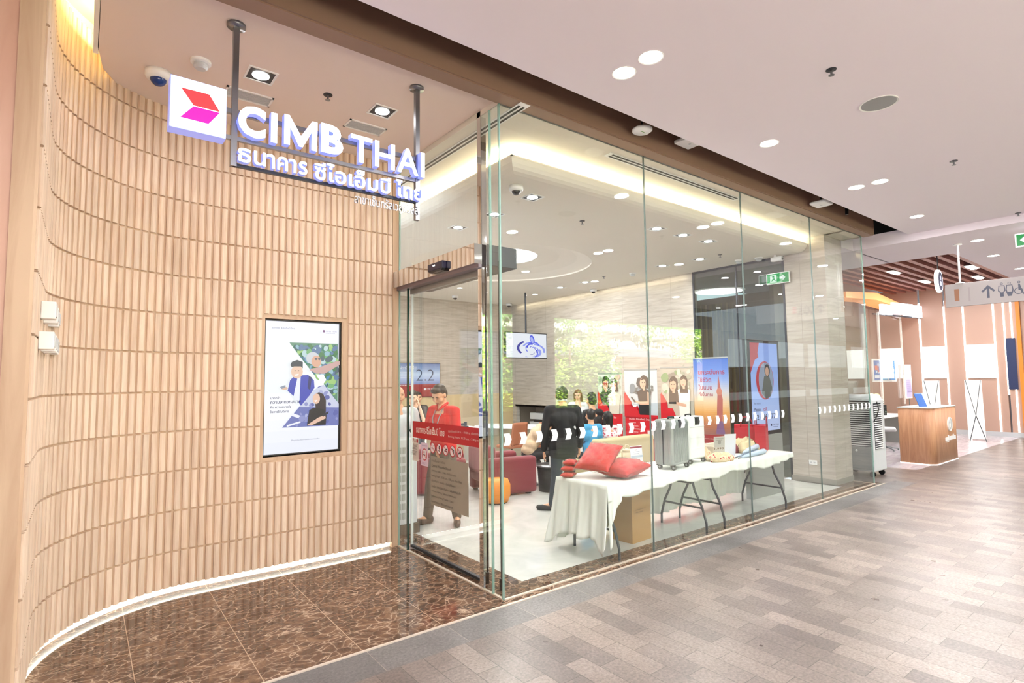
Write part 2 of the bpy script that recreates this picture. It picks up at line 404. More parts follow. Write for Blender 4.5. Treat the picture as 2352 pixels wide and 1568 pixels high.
for a in ((-2.77, -.09, 7.22), (.0, .0, 7.1)):
    mk.box(a[0], a[1]-.02, -.01, a[2], a[1], .006 if a[1] else .008)
mk.box(-.012, 0, -.01, .012, 1.775, .008); mk.box(7.08, 0, -.01, 7.1, .3, .008)
struct(mk.build('trim_floor_channel', mat('pale_channel', '#cfc3b4', .3, .3)))

# wood slat wall: path in plan, from the door jamb around the curve to the corridor corner
path = []
x = -.075
while x > -1.75: path.append((x, 1.775)); x -= .02
ctr = (-1.80, .80)
for i in range(60):
    a = PI/2+PI/2*(i+.0)/60
    path.append((ctr[0]+.97*math.cos(a), ctr[1]+.975*math.sin(a)))
y = .80
while y > .055: path.append((-2.77, y)); y -= .02
cum = [0]
for a, b in zip(path, path[1:]): cum.append(cum[-1]+math.dist(a, b))
def at_s(s_):
    s_ = max(0, min(s_, cum[-1]-1e-6)); i = next(k for k in range(len(cum)-1) if cum[k+1] > s_)
    t = (s_-cum[i])/(cum[i+1]-cum[i]); p = Vector(path[i]).lerp(Vector(path[i+1]), t)
    d = (Vector(path[i+1])-Vector(path[i])).normalized(); return p, d
PITCH_S = .0592; nS = int(cum[-1]/PITCH_S)
rows = [.052]+[.014+.3135*k for k in range(1, 13)]+[4.15]
SCR = (-1.30, -.587, .992, 2.222)
mk = MB()
for i in range(nS):
    s0 = i*PITCH_S+.003; s1 = s0+PITCH_S-.0135
    c0, _ = at_s((s0+s1)/2)
    for k in range(len(rows)-1):
        z0, z1 = rows[k]+(.0 if k == 0 else .0075), rows[k+1]-.0075
        if SCR[0]-.035 < c0.x < SCR[1]+.035 and c0.y > 1.7:
            if z0 > SCR[2]-.06 and z1 < SCR[3]+.06: continue
            if z0 < SCR[2]-.04 < z1: z1 = SCR[2]-.05
            if z0 < SCR[3]+.04 < z1: z0 = SCR[3]+.04
        # gently bulging slat section
        pts = []
        for u, hgt in ((0, .0), (.06, .013), (.32, .019), (.68, .019), (.94, .013), (1, .0)):
            p, d = at_s(s0+(s1-s0)*u); nrm = Vector((-d.y, d.x))
            if nrm.dot(Vector((-1.0, -1.6))-p) < 0: nrm = -nrm
            pts.append(p+nrm*hgt)
        n = len(pts); o = [(p.x, p.y, z0) for p in pts]+[(p.x, p.y, z1) for p in pts]
        mk.add(o, [tuple(range(n)), tuple(range(2*n-1, n-1, -1))]+[(j, j+1, n+j+1, n+j) for j in range(n-1)])
struct(mk.build('wall_slatted_wood', 'oak'))
# backing behind the slats, recess at the foot
def ribbon(mk, off0, off1, z0, z1):
    prev = None; k = 0; vs = []; fs = []
    for i in range(0, len(path)):
        p = Vector(path[i]); _, d = at_s(cum[i]); nrm = Vector((-d.y, d.x))
        if nrm.dot(Vector((-1.0, -1.6))-p) < 0: nrm = -nrm
        a = p+nrm*off0; b = p+nrm*off1
        vs += [(a.x, a.y, z0), (a.x, a.y, z1), (b.x, b.y, z1), (b.x, b.y, z0)]
    m_ = len(path)
    for i in range(m_-1):
        for q in range(4): fs.append((4*i+q, 4*i+(q+1) % 4, 4*i+4+(q+1) % 4, 4*i+4+q))
    fs += [(0, 1, 2, 3), (4*m_-1, 4*m_-2, 4*m_-3, 4*m_-4)]
    mk.add(vs, fs); return mk
full = path
hole_i = [i for i, p in enumerate(path) if SCR[0] < p[0] < SCR[1] and p[1] > 1.7]
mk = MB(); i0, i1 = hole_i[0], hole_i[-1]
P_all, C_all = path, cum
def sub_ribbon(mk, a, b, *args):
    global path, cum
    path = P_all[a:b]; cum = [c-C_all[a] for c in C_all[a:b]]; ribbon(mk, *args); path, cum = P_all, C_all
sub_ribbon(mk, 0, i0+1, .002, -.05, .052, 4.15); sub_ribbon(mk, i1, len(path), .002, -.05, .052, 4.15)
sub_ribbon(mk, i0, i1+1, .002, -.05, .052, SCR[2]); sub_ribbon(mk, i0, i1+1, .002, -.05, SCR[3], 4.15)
struct(mk.build('wall_wood_backing', 'oak_plain'))  # backing colour set darker than the slats to paint shadow into the gaps
struct(ribbon(MB(), -.075, -.13, 0, 4.3).build('wall_behind_slats', 'white'))
struct(ribbon(MB(), -.026, -.05, 0, .0515).build('baseboard_slatted_wall', 'white_gloss'))
struct(ribbon(MB(), -.004, -.022, .047, .0515).build('trim_skirting_light', 'led'))
sbox('trim_wall_end', 'oak_plain', -.075, 1.76, 0, .0, 1.83, 3.92)
struct(MB().prism([(-2.86, .03), (-2.775, .03), (-2.762, .038), (-2.762, .055), (-2.86, .055)], 0, 4.3).build('trim_corner_post', 'oak_plain'))
sbox('wall_left', 'pinkwood', -9, .04, 0, -2.79, .14, 4.3)
sbox('wall_shop_left', 'white', -3.0, 1.9, 0, -.03, 2.0, 4.0)
# ceilings
zE = 3.90
mk = MB(); pts = [(-2.55, -.02), (.0, -.02), (.0, 1.9), (-2.2, 1.9), (-2.40, 1.6), (-2.52, 1.35), (-2.555, 1.05)]
struct(mk.prism(pts, zE, zE+.02).build('ceiling_entry', 'ceil_entry'))
struct(MB().box(-3.1, -.02, 4.28, -2.0, 2.0, 4.3).build('ceiling_cove_top', mat('cove_paint', '#efe2b8', .7)))
sbox('trim_cove_edge', 'white', -2.58, -.02, zE, -2.55, 1.15, 3.99)
lamp('cove_lamp_entry', (-2.50, .6, 4.02), 20, .1, (1, .82, .45), (R(180), 0, 0), 'RECTANGLE', 1.4)
sbox('ceiling_soffit', 'taupe', -9, -.137, 3.85, 7.216, .0, 3.90)
struct(MB().box(-.0, -.012, 3.85, 7.1, .012, 3.862).build('trim_glass_head', 'white_gloss'))
sbox('wall_fascia', 'taupe', -9, -.15, 3.86, 7.216, -.137, 5.0)
sbox('trim_fascia_end', 'taupe', 7.2, -.137, 3.86, 7.216, .3, 5.0)
sbox('ceiling_void', 'taupe_dark', -9, -.50, 5.0, 9, .6, 5.05); sbox('wall_void', 'taupe_dark', 7.7, -.52, 3.85, 7.72, 1.2, 5.0)
mk = MB(); mk.box(-9, -6.3, 3.85, 7.62, -.49, 3.95)
struct(mk.build('ceiling_mall', 'ceil_mall')); sbox('wall_slot_side', 'taupe', -9, -.51, 3.95, 7.7, -.49, 5.0)
mk = MB(); mk.box(7.6, -6.3, 3.74, 9.27, .32, 3.95); mk.box(9.27, -6.3, 3.74, 30, -.64, 3.95)
mk.box(7.1, .3, 3.74, 9.27, 6, 3.95)
struct(mk.build('ceiling_dropped', 'ceil_mall'))
sbox('wall_recess_side', 'taupe', 9.27, -.64, 3.95, 17, -.62, 4.6); sbox('wall_recess_end', 'taupe', 9.25, -.64, 3.95, 9.27, 3, 4.6)
sbox('ceiling_recess', mat('pale_lilac_ceiling', '#d8d0dc', .7), 9.2, -.7, 4.42, 17.2, 3.6, 4.5)
M['slat'] = wood('ceiling_slat_wood', '#a06a5c', '#8a5448', .5, (.5, 6, 6), False)
mk = MB()
for i in range(13):
    yy = -.42+i*.25; mk.box(9.30, yy, 4.10, 16.8, yy+.10, 4.26)
struct(mk.build('ceiling_wood_slats', 'slat'))
# shop ceiling: high perimeter, curved cove fascia, low ceiling with a round dish
struct(MB().box(0, 0, 3.85, 6.55, .75, 3.9).box(0, .75, 3.85, .75, 8.4, 3.9).box(6.5, 0, 3.85, 7.15, .95, 3.9).build('ceiling_shop_high', 'ceil_shop'))
prof = [(.55, 3.76), (.555, 3.735), (.57, 3.70), (.595, 3.668), (.63, 3.647), (.68, 3.635)]
mk = MB(); vs = []
for d_, z in prof: vs += [(d_, 8.3, z), (d_, d_, z), (6.5, d_, z)]
mk.add(vs, [(3*i+j, 3*i+j+1, 3*i+4+j, 3*i+3+j) for i in range(len(prof)-1) for j in range(2)])
mk.box(.55, .55, 3.745, .57, 8.3, 3.76).box(.55, .55, 3.745, 6.5, .57, 3.76)
struct(mk.build('ceiling_cove_fascia', 'ceil_shop', smooth=False))
cx, cy, hw = 3.15, 4.2, 1.8; N = 64; mk = MB()
sq = []
for k in range(N):
    a = 2*PI*(k+.5)/N; c_, s_ = math.cos(a), math.sin(a); t = hw/max(abs(c_), abs(s_)); sq.append((cx+c_*t, cy+s_*t))
ring = lambda r, z: [(cx+r*math.cos(2*PI*(k+.5)/N), cy+r*math.sin(2*PI*(k+.5)/N), z) for k in range(N)]
vs = [(a, b, 3.635) for a, b in sq]; lv = [(1.55, 3.635), (1.55, 3.66), (1.3, 3.72), (1.0, 3.765), (.62, 3.79)]
for r, z in lv: vs += ring(r, z)
mk.add(vs, [(q*N+k, q*N+(k+1) % N, (q+1)*N+(k+1) % N, (q+1)*N+k) for q in range(len(lv)) for k in range(N)])
c4 = [(cx-hw, cy-hw), (cx+hw, cy-hw), (cx+hw, cy+hw), (cx-hw, cy+hw)]
for (a, b) in c4:   # square corners missed by the fan
    near = sorted(range(N), key=lambda k: (sq[k][0]-a)**2+(sq[k][1]-b)**2)[:2]
    mk.quad((a, b, 3.635), (*sq[near[0]], 3.635), (*sq[near[1]], 3.635))
def cz(x0, y0, x1, y1): mk.quad((x0, y0, 3.635), (x1, y0, 3.635), (x1, y1, 3.635), (x0, y1, 3.635))
cz(.68, .68, 6.5, cy-hw); cz(.68, cy+hw, 6.5, 8.3); cz(.68, cy-hw, cx-hw, cy+hw); cz(cx+hw, cy-hw, 6.5, cy+hw)
struct(mk.build('ceiling_shop_low', 'ceil_shop'))
t = thing('ceiling_light', 'large round glowing disc in the dished middle of the shop ceiling', 'ceiling light', (cx, cy, 3.79))
MB().lathe([(.0, -.0), (.60, -.0), (.62, .01), (.0, .012)], n=48).build('diffuser', 'lampsoft', t)
lamp('lamp_disc', (cx, cy, 3.77), 95, 1.1)
# cove light behind the lip
sbox('trim_cove_light_front', 'cove', .62, .60, 3.762, 6.45, .64, 3.775); sbox('trim_cove_light_side', 'cove', .60, .60, 3.762, .64, 8.2, 3.775)
# walls of the shop
sbox('wall_back', 'trav', -3.0, 8.3, 0, 6.62, 8.42, 3.9)
mk = MB(); mk.box(6.5, 2.67, 0, 6.62, 6.55, 3.9); mk.box(6.5, 6.55, .95, 6.62, 8.3, 3.9); mk.box(6.5, 8.1, 0, 6.62, 8.3, .95)
struct(mk.build('wall_right', 'trav'))
struct(MB().box(6.6, 6.5, 0, 7.2, 6.56, 1.0).box(6.6, 8.1, 0, 7.2, 8.16, 1).box(7.15, 6.5, 0, 7.2, 8.16, 1).box(6.5, 6.5, .95, 7.2, 8.16, 1).build('wall_niche', mat('niche_brown', '#74685a', .6)))
sbox('wall_low_panel', mat('beige_wood_panel', '#cdb78e', .5), -3.0, 8.27, 0, 6.5, 8.3, 1.30)
sbox('wall_column', 'trav', 6.5, .30, .0, 7.12, .94, 3.86)
mk = MB(); mk.box(6.485, .288, .0, 7.13, .30, .085); mk.box(6.485, .30, 0, 6.50, .95, .085)
struct(mk.build('baseboard_column', mat('grey_skirting', '#97938a', .3)))
w = struct(MB().box(6.50, .96, 0.03, 6.512, 2.66, 3.6).build('window_1', 'dimglass'))
MB().box(6.49, .94, 0, 6.53, .97, 3.635).box(6.49, 2.64, 0, 6.53, 2.67, 3.635).box(6.49, .94, 3.60, 6.53, 2.67, 3.635).box(6.49, 1.78, 0, 6.53, 1.80, 3.62).build('window_frame', 'darksteel', w)
sbox('wall_side_room', mat('dim_taupe', '#877a6e', .7), 10.6, 3.3, 0, 10.7, 6, 3.74); sbox('wall_side_room_back', mat('dim_grey', '#77736c', .7), 6.6, 6.0, 0, 11.3, 6.1, 3.74)
mk = MB()
for i in range(22): mk.box(8.6, 3.0+i*.13, 0, 8.66, 3.05+i*.13, 3.3)
struct(mk.build('wall_bamboo_screen', mat('bamboo', '#b49b62', .6)))
# shopfront glass
GZ = 3.85
xs = [0, 1.78, 3.56, 5.34, 7.1]
for i in range(4):
    g = struct(MB().box(xs[i]+.003, -.006, .0, xs[i+1]-.003, .006, GZ).build('window_%d' % (i+2), 'glass'))
    for xx in ((xs[i]+.003), (xs[i+1]-.003)):
        MB().box(xx-.0012, -.0075, .0, xx+.0012, .0075, GZ).build('glass_edge', 'joint', g)
g = struct(MB().box(-.006, .008, .0, .006, .135, GZ).build('window_6', 'glass')); MB().box(-.009, .128, .0, .009, .140, GZ).build('glass_edge', 'glassedge', g)
MB().box(-.010, -.008, 0, .002, .010, GZ).build('glass_edge', 'glassedge', g)
g = struct(MB().box(-.006, .142, .0, .006, .262, GZ).build('window_7', 'glass'))
g = struct(MB().box(-.006, .32, 2.77, .006, 1.765, GZ+.05).build('window_8', 'glass'))
MB().box(-.008, 1.752, 2.77, .008, 1.766, GZ+.05).build('glass_edge', 'glassedge', g)
g = struct(MB().box(-.006, 1.565, .0, .006, 1.765, 2.60).build('window_9', 'glass'))
MB().box(-.009, 1.555, 0, .009, 1.572, 2.6).build('glass_edge', mat('dark_green_edge', '#10332c', .1), g); MB().box(-.008, 1.752, 0, .008, 1.766, 2.6).build('glass_edge', 'glassedge', g)
g = struct(MB().box(7.094, .008, .0, 7.106, .292, GZ).build('window_10', 'glass')); MB().box(7.092, -.008, 0, 7.108, .008, GZ).build('glass_edge', 'glassedge', g)
# sliding door with header
d = struct(MB().box(.070, .33, .03, .080, 1.62, 2.545).build('door_1', 'glass'))
MB().box(.064, 1.612, .03, .086, 1.628, 2.545).build('door_edge', mat('door_edge_light', '#dfe6e4', .2), d)
MB().box(.060, .33, .012, .090, 1.62, .035).build('bottom_rail', 'darksteel', d); MB().box(.056, .33, 2.53, .094, 1.63, 2.60).build('top_rail', 'silverpanel', d)
MB().box(.088, 1.57, .06, .10, 1.585, .10).build('floor_guide', 'black', d)
struct(MB().box(-.07, .262, 2.60, .05, 1.775, 2.765).build('trim_door_header', 'mirror')); struct(MB().box(-.03, .262, 2.575, .05, 1.775, 2.60).build('trim_header_track', mat('track_grey', '#8d8088', .35, .4)))
struct(MB().box(0, .262, 0, .055, .318, GZ+.05).build('trim_door_post', 'mirror', bevel=.002))
struct(MB().box(.055, .262, 2.60, .37, 1.775, 2.775).build('trim_operator_box', mat('operator_dark', '#33363a', .4), bevel=.004))
struct(MB().cyl((.105, .165, .03), (.105, .165, 2.62), .008, n=10).cyl((.105, .165, 0), (.105, .165, .09), .02, n=12).build('trim_door_rod', 'black'))
t = thing('door_sensor', 'black motion sensor box on the mirrored header above the sliding door', 'sensor', (-.07, .83, 2.66))
MB().box(-.045, -.13, -.028, -.001, .13, .038).build('housing', mat('sensor_navy', '#191b3a', .25), t, bevel=.006)
MB().prism([(-.10, -.045), (.10, -.045), (.12, -.028), (-.12, -.028)], -.04, -.004, 'x').build('lens_window', 'black', t)
for yy in (-.012, .012): MB().lathe([(0, 0), (.007, 0), (.007, .003), (0, .003)], n=10, mt=Matrix.Translation((-.046, yy+.01, .012)) @ Matrix.Rotation(R(-90), 4, 'Y')).build('indicator', 'whiteglow', t)
sbox('ceiling_sun_blocker', 'taupe_dark', -9.2, -6.3, 5.2, 30, 9, 5.3)  # unseen slab added above the ceilings to stop sun and sky leaks
sbox('ceiling_sky_blocker', mat('sky_blocker_paint', '#8d8177', .6), -9, -6.5, 3.13, 30, -6.3, 3.95)  # added bulkhead, its depth set to hide bright sky in the glass reflection
lamp('wall_washer', (6.40, 5.4, 3.60), 6, .05, (1, .86, .60), (0, R(-25), 0), 'RECTANGLE', 5.2)
# neighbour store shell
sbox('wall_neighbour_back', mat('warm_grey_wall', '#b9a698', .6), 10.6, 3.2, 0, 17.2, 3.3, 4.5)
mk = MB()
for y0, y1 in ((-.25, .0), (.04, .15), (.19, .36), (.40, 1.01), (1.05, 1.44), (1.48, 2.03), (2.08, 3.3)): mk.box(16.85, y0, 0, 16.95, y1, 4.2)
struct(mk.build('wall_neighbour_end', 'endwood')); sbox('wall_far_amber', 'amber', 16.78, -.16, .05, 17, -.08, 3.7)
sbox('baseboard_neighbour', 'lightgrey', 16.82, -.25, 0, 16.85, 3.2, .12)
sbox('wall_far_end', 'white', 29, -8, 0, 29.1, 3, 3.9); sbox('wall_far_side', mat('far_shopfront', '#8f98a4', .3), 17, .2, 0, 29, .3, 3.9)
sbox('wall_left_end', 'white', -9.1, -6.3, 0, -9, 0, 3.9)
# ---------------------------------------------------------------- ceiling lights and fittings
def round_light(z, r=.075):
    t = thing('downlight', '', 'ceiling light'); MB().lathe([(r, .0), (r+.012, -.004), (r+.012, 0), (r, .0)], n=28).build('trim_ring', 'white_gloss', t)
    MB().lathe([(0, -.002), (r, -.002), (r, .0), (0, .0)], n=24).build('diffuser', 'lamp', t); return t
def place_all(proto, items, group, power=0, size=.12, spot=None, col=(1, .97, .96)):
    for i, (loc, lab) in enumerate(items):
        o = proto if i == 0 else dup(proto); o.location = loc; o['label'] = lab; o['group'] = group
        if power: lamp('lamp_downlight', (loc[0], loc[1], loc[2]-.012), power, size, col, spot=spot)
rl = round_light(3.85)
it = [((.46, -.90, 3.85), 'round recessed downlight nearest the shop sign, beside its twin'), ((.46, -1.14, 3.85), 'round recessed downlight highest up in the mall ceiling'),
      ((2.50, -.91, 3.85), 'single round downlight above the disc-shaped access point'), ((4.53, -.90, 3.85), 'round downlight of the second pair, the one nearer the glass'),
      ((4.54, -1.14, 3.85), 'round downlight of the second pair, the one farther from the glass'), ((6.54, -.91, 3.85), 'single round downlight near the dark end of the ceiling slot'),
      ((8.44, -1.15, 3.74), 'round downlight beside the hanging direction sign post'), ((10.10, -1.01, 3.74), 'round downlight above the direction sign'), ((12.1, -1.01, 3.74), 'round downlight at the right edge just over the direction sign')]
place_all(rl, it, 'round downlights in the mall ceiling', 30, .15)
NTH = 'first second third fourth fifth sixth seventh eighth ninth tenth'.split()
off = [((x, y, 3.85), 'round downlight mirrored in the front glass, %s of the row %s' % (NTH[i], r_)) for i, x in enumerate((-3.6, -1.6, .46, 2.42, 4.5, 6.5)) for y, r_ in ((-2.96, 'behind the viewer'), (-5.2, 'by the courtyard edge'))]+[((x, -3.19, 3.85), 'round downlight paired behind the mirrored %s one' % q_) for x, q_ in ((.46, 'left'), (4.5, 'right'))]+[((x, y, 3.74), 'round downlight farther down the walkway, %s of the row %s' % (NTH[i], r_)) for i, x in enumerate((9.5, 12.5, 15.5, 19, 23)) for y, r_ in ((-2.96, 'nearer the shops'), (-5.2, 'nearer the courtyard'))]
for loc, lab in off: o = dup(rl, loc, 0, lab); o['group'] = 'round downlights farther along the walkway'; lamp('lamp_downlight', (loc[0], loc[1], loc[2]-.012), 34, .15, (1, .96, .98))
r2 = round_light(3.635, .055)
it = [((2.2, 6.4, 3.635), 'small round downlight seen through the door glass'), ((3.8, 6.6, 3.635), 'small round downlight deep in the shop'), ((5.75, 6.4, 3.635), 'small round downlight near the warm-lit wall top')]
place_all(r2, it, 'small round downlights in the shop ceiling', 6, .1)
def square_light():
    t = thing('square_downlight', '', 'ceiling light'); a = .10
    MB().box(-a, -a, -.006, a, -a+.014, 0).box(-a, a-.014, -.006, a, a, 0).box(-a, -a, -.006, -a+.014, a, 0).box(a-.014, -a, -.006, a, a, 0).build('frame', 'white_gloss', t)
    MB().box(-a+.012, -a+.012, -.0015, a-.012, a-.012, -.0005).build('reflector', 'darksteel', t)
    MB().lathe([(0, -.008), (.058, -.006), (.058, -.002), (0, -.002)], n=24).build('bulb', 'lamp', t); return t
sq_ = square_light()
it = [((-1.60, .775, 3.90), 'square recessed spotlight in the entrance ceiling just right of the left sign post'), ((-.655, .755, 3.90), 'square recessed spotlight in the entrance ceiling left of the right sign post')]
place_all(sq_, it, 'square spotlights in the entrance ceiling', 9, .12)
it = [((1.26, 1.10, 3.635), 'square spotlight nearest the glass corner, beside the dome camera'), ((3.42, 1.11, 3.635), 'leftmost of the three front square spotlights behind the middle glass'), ((4.0, 1.11, 3.635), 'middle of the three front square spotlights behind the middle glass'), ((4.6, 1.10, 3.635), 'rightmost of the three front square spotlights behind the middle glass'),
      ((1.29, 1.85, 3.635), 'square spotlight half hidden by the glass corner edge'), ((1.24, 2.59, 3.635), 'square spotlight seen through the glass above the door'), ((5.51, 2.60, 3.635), 'far square spotlight left of the small round one'), ((5.58, 1.89, 3.635), 'far square spotlight right of the small round one'),
      ((5.56, 4.57, 3.635), 'square spotlight deep in the shop, right of its neighbour'), ((5.57, 5.34, 3.635), 'square spotlight deepest before the side wall'), ((1.26, 4.6, 3.635), 'square spotlight seen through the door, the right one'), ((1.26, 5.4, 3.635), 'square spotlight seen through the door, the middle one'), ((1.3, 6.6, 3.635), 'square spotlight seen through the door, the left one')]
s2 = dup(sq_); place_all(s2, it, 'square spotlights in the shop ceiling', 18, .12)
# linear diffuser
t = thing('linear_diffuser', 'long slotted air diffuser in the high ceiling strip behind the front glass', 'air diffuser', (2.62, .165, 3.85))
MB().box(-1.18, -.05, -.004, 1.18, .05, 0).build('frame', 'white_gloss', t)
for yy in (-.022, .022): MB().box(-1.13, yy-.011, -.0055, 1.13, yy+.011, -.004).build('slot', 'blackmatte', t)
t2 = dup(t, (.17, 1.05, 3.85), 90, 'long slotted air diffuser seen above the door through the upper glass')
for i, (x, y, lab) in enumerate([(-1.60, 1.15, 'white louvred ceiling grille behind the sign near its logo'), (-.65, 1.12, 'white louvred ceiling grille behind the right half of the sign')]):
    t = thing('air_grille', lab, 'air grille', (x, y, zE), 0, 'grilles in the entrance ceiling')
    MB().box(-.17, -.085, -.008, .17, -.07, 0).box(-.17, .07, -.008, .17, .085, 0).box(-.17, -.085, -.008, -.155, .085, 0).box(.155, -.085, -.008, .17, .085, 0).build('frame', 'white_gloss', t)
    k = MB()
    for q in range(9): k.box(-.155, -.068+q*.0155, -.006, .155, -.061+q*.0155, -.001)
    k.build('louvres', 'lightgrey', t)
def sprinkler(loc, lab, r=.035):
    t = thing('sprinkler', lab, 'sprinkler', loc, 0, 'ceiling sprinklers')
    MB().lathe([(0, -.006), (r, -.004), (r, 0), (0, 0)], n=20).build('escutcheon', 'darksteel', t)
    MB().cyl((0, 0, -.004), (0, 0, -.04), .008, n=10).lathe([(0, -.046), (.020, -.044), (.020, -.041), (0, -.041)], n=14).build('head', 'steel', t)
for l_, b_ in [((-1.11, .76, zE), 'dark sprinkler head in the entrance ceiling between the two square spots'), ((1.63, -1.82, 3.85), 'sprinkler head in the mall ceiling left of the round speaker'), ((4.48, -1.83, 3.85), 'sprinkler head in the mall ceiling right of the second light pair'), ((7.5, -1.80, 3.85), 'sprinkler head near the right edge before the ceiling step'),
               ((2.35, 1.43, 3.635), 'sprinkler head in the shop ceiling left of the middle glass joint'), ((5.4, 3.9, 3.635), 'sprinkler head deep in the shop ceiling'), ((5.55, 1.5, 3.635), 'sprinkler head in the shop ceiling left of the column')]: sprinkler(l_, b_)
def dome(loc, lab, r=.075, dark='black'):
    t = thing('dome_camera', lab, 'security camera', loc, 0, 'dome cameras')
    MB().lathe([(0, 0), (r, 0), (r, -.035), (r*.85, -.055), (0, -.055)], n=24).build('housing', 'white_gloss', t, 30)
    MB().ell((0, 0, -.05), (r*.62, r*.62, r*.62), 18, 10).build('dome', dark, t, True)
M['domeblue'] = mat('dome_blue', '#1b3a7c', .1)
dome((-2.20, 1.17, zE), 'white dome camera with dark blue eye left of the lit logo square', .085, 'domeblue')
dome((.90, .93, 3.635), 'white dome camera just inside the glass corner'); dome((6.35, 5.1, 3.635), 'dome camera on the shop ceiling by the warm-lit wall'); dome((4.3, 7.6, 3.635), 'dome camera seen through the door above the television'); dome((6.2, 8.0, 3.635), 'dome camera far back left of the hung screen pole')
def detector(loc, lab, r=.065):
    t = thing('smoke_detector', lab, 'smoke detector', loc, 0, 'smoke detectors')
    MB().lathe([(0, 0), (r, 0), (r, -.018), (r*.8, -.022), (0, -.022)], n=24).build('base', 'white_gloss', t)
    MB().lathe([(0, -.022), (r*.62, -.022), (r*.72, -.045), (r*.5, -.06), (0, -.062)], n=24).build('chamber', 'lightgrey', t)
detector((-1.98, .83, zE), 'white smoke detector in the entrance ceiling above the logo square'); detector((5.6, 3.35, 3.635), 'smoke detector in the middle of the shop ceiling'); detector((6.3, 1.25, 3.635), 'smoke detector above the tinted side glass')
detector((6.2, 1.55, 3.635), 'white detector left of the bracket camera')
t = thing('ceiling_speaker', 'round grey ceiling speaker grille in the mall ceiling', 'speaker', (2.47, -1.835, 3.85))
MB().lathe([(.0, -.002), (.120, -.002), (.135, -.008), (.135, 0), (0, 0)], n=36).build('ring', 'white_gloss', t); MB().lathe([(0, -.006), (.122, -.005), (.122, -.002), (0, -.002)], n=36).build('grille', 'grey', t)
# access points hanging in the slot
t = thing('access_point', 'white disc-shaped access point hanging in the brown ceiling slot', 'access point', (1.40, -.30, 3.90))
MB().lathe([(0, -.014), (.075, -.014), (.092, 0), (.092, .012), (.08, .02), (0, .02)], n=32).build('body', 'white_gloss', t, 30)
MB().box(-.03, -.012, -.0155, .02, -.006, -.014).build('indicator_strip', 'leaf', t); MB().cyl((0, 0, .02), (0, 0, 1.1), .008, n=8).build('hanger', 'black', t)
for x, yl, lab in ((2.10, -.32, 'white square access point half hidden above the mall ceiling edge'), (5.02, -.30, 'white square access point near the far end of the ceiling slot')):
    t = thing('access_point', lab, 'access point', (x, yl, 3.885 if x > 3 else 3.95), 0, 'square access points in the slot')
    MB().box(-.12, -.10, 0, .12, .10, .04).build('body', 'white_gloss', t, bevel=.015); MB().cyl((0, 0, .04), (0, 0, 1.115 if x > 3 else 1.05), .008, n=8).build('hanger', 'black', t); MB().box(-.015, -.012, -.002, .015, .012, 0).build('badge', 'lightgrey', t)
tag(MB().cyl((5.82, -.3, 3.90), (5.82, -.3, 5), .022, n=12).build('hanging_rod', 'black'), 'dark rod hanging in the ceiling slot near its end', 'rod')
t = thing('bracket_camera', 'white bullet camera on the shop ceiling left of the column', 'security camera', (6.34, 1.0, 3.56))
MB().box(-.04, -.12, -.03, .04, .06, .04).build('body', 'white_gloss', t, bevel=.012); MB().cyl((0, 0, .04), (0, 0, .075), .02).build('mount', 'white_gloss', t); MB().cyl((0, -.122, 0), (0, -.11, 0), .025).build('lens', 'black', t)

# ---------------------------------------------------------------- hanging shop sign
t = thing('shop_sign', 'hanging illuminated bank sign with white logo square and CIMB THAI letters', 'sign', (-1.86, .25, 2.98))
ox, oy, oz = -1.86, .25, 2.98
def W2(x, z): return (x-ox, z-oz)
for nm, x, zb in (('post', -1.868, 2.985), ('post', -.600, 2.86)):
    MB().box(x-ox-.017, -.017, zb-oz, x-ox+.017, .017, zE-oz).build(nm, 'steel', t)
    MB().lathe([(0, zE-oz-.02), (.055, zE-oz-.02), (.055, zE-oz), (0, zE-oz)], c=(x-ox, 0, 0), n=28).build('ceiling_plate', 'steel', t, 40)
MB().box(-1.95-ox, -.012, 3.315-oz, -.585-ox, .012, 3.345-oz).build('rail', 'steel', t)
MB().box(-1.95-ox, -.012, 3.150-oz, -.585-ox, .012, 3.175-oz).build('rail', 'steel', t)
MB().box(-1.87-ox, -.012, 2.985-oz, -.60-ox, .012, 3.005-oz).build('rail', 'darksteel', t)
b = MB().box(-2.218-ox, -.075, 3.118-oz, -1.925-ox, .02, 3.425-oz).build('logo_box', 'signside', t)
MB().box(-2.214-ox, -.079, 3.122-oz, -1.929-ox, -.075, 3.421-oz).build('logo_face', mat('logo_white_glow', '#ffffff', .4, emit='#ffffff', es=2.6), b)
MB().prism([W2(-2.165, 3.360), W2(-2.02, 3.362), W2(-1.962, 3.272), W2(-2.100, 3.272)], -.083, -.079, 'y').build('logo_arrow_top', mat('arrow_red', '#f0303a', .4, emit='#ff3a40', es=1.1), b)
MB().prism([W2(-2.100, 3.266), W2(-1.962, 3.266), W2(-2.02, 3.182), W2(-2.165, 3.184)], -.083, -.079, 'y').build('logo_arrow_bottom', mat('arrow_magenta', '#e0108c', .4, emit='#f0089a', es=1.3), b)
def letter(txt, x0, z0, x1, z1, dep, bold, name='letter', face='signglow', side='signside'):
    k = MB(); add_text(k, txt, x0-ox, z0-oz, x1-ox, z1-oz, None, -.02-dep/2, dep, bold); k.build(name, side, t)
    if face:
        vs, fs = text_geo(txt, bold, 0); k = MB(); add_text(k, txt, x0-ox, z0-oz, x1-ox, z1-oz, None, -.0215-dep, 0, bold); k.build(name+'_face', face, t)
def m_poly(x0, z0, x1, z1, w=.036):
    xm = (x0+x1)/2; a = x0-ox; b = x1-ox; m_ = xm-ox; z0 -= oz; z1 -= oz
    return [(a, z0), (a, z1), (a+w*.9, z1), (m_, z0+.075), (b-w*.9, z1), (b, z1), (b, z0), (b-w, z0), (b-w, z1-.075), (m_+.012, z0+.005), (m_-.012, z0+.005), (a+w, z1-.075), (a+w, z0)]
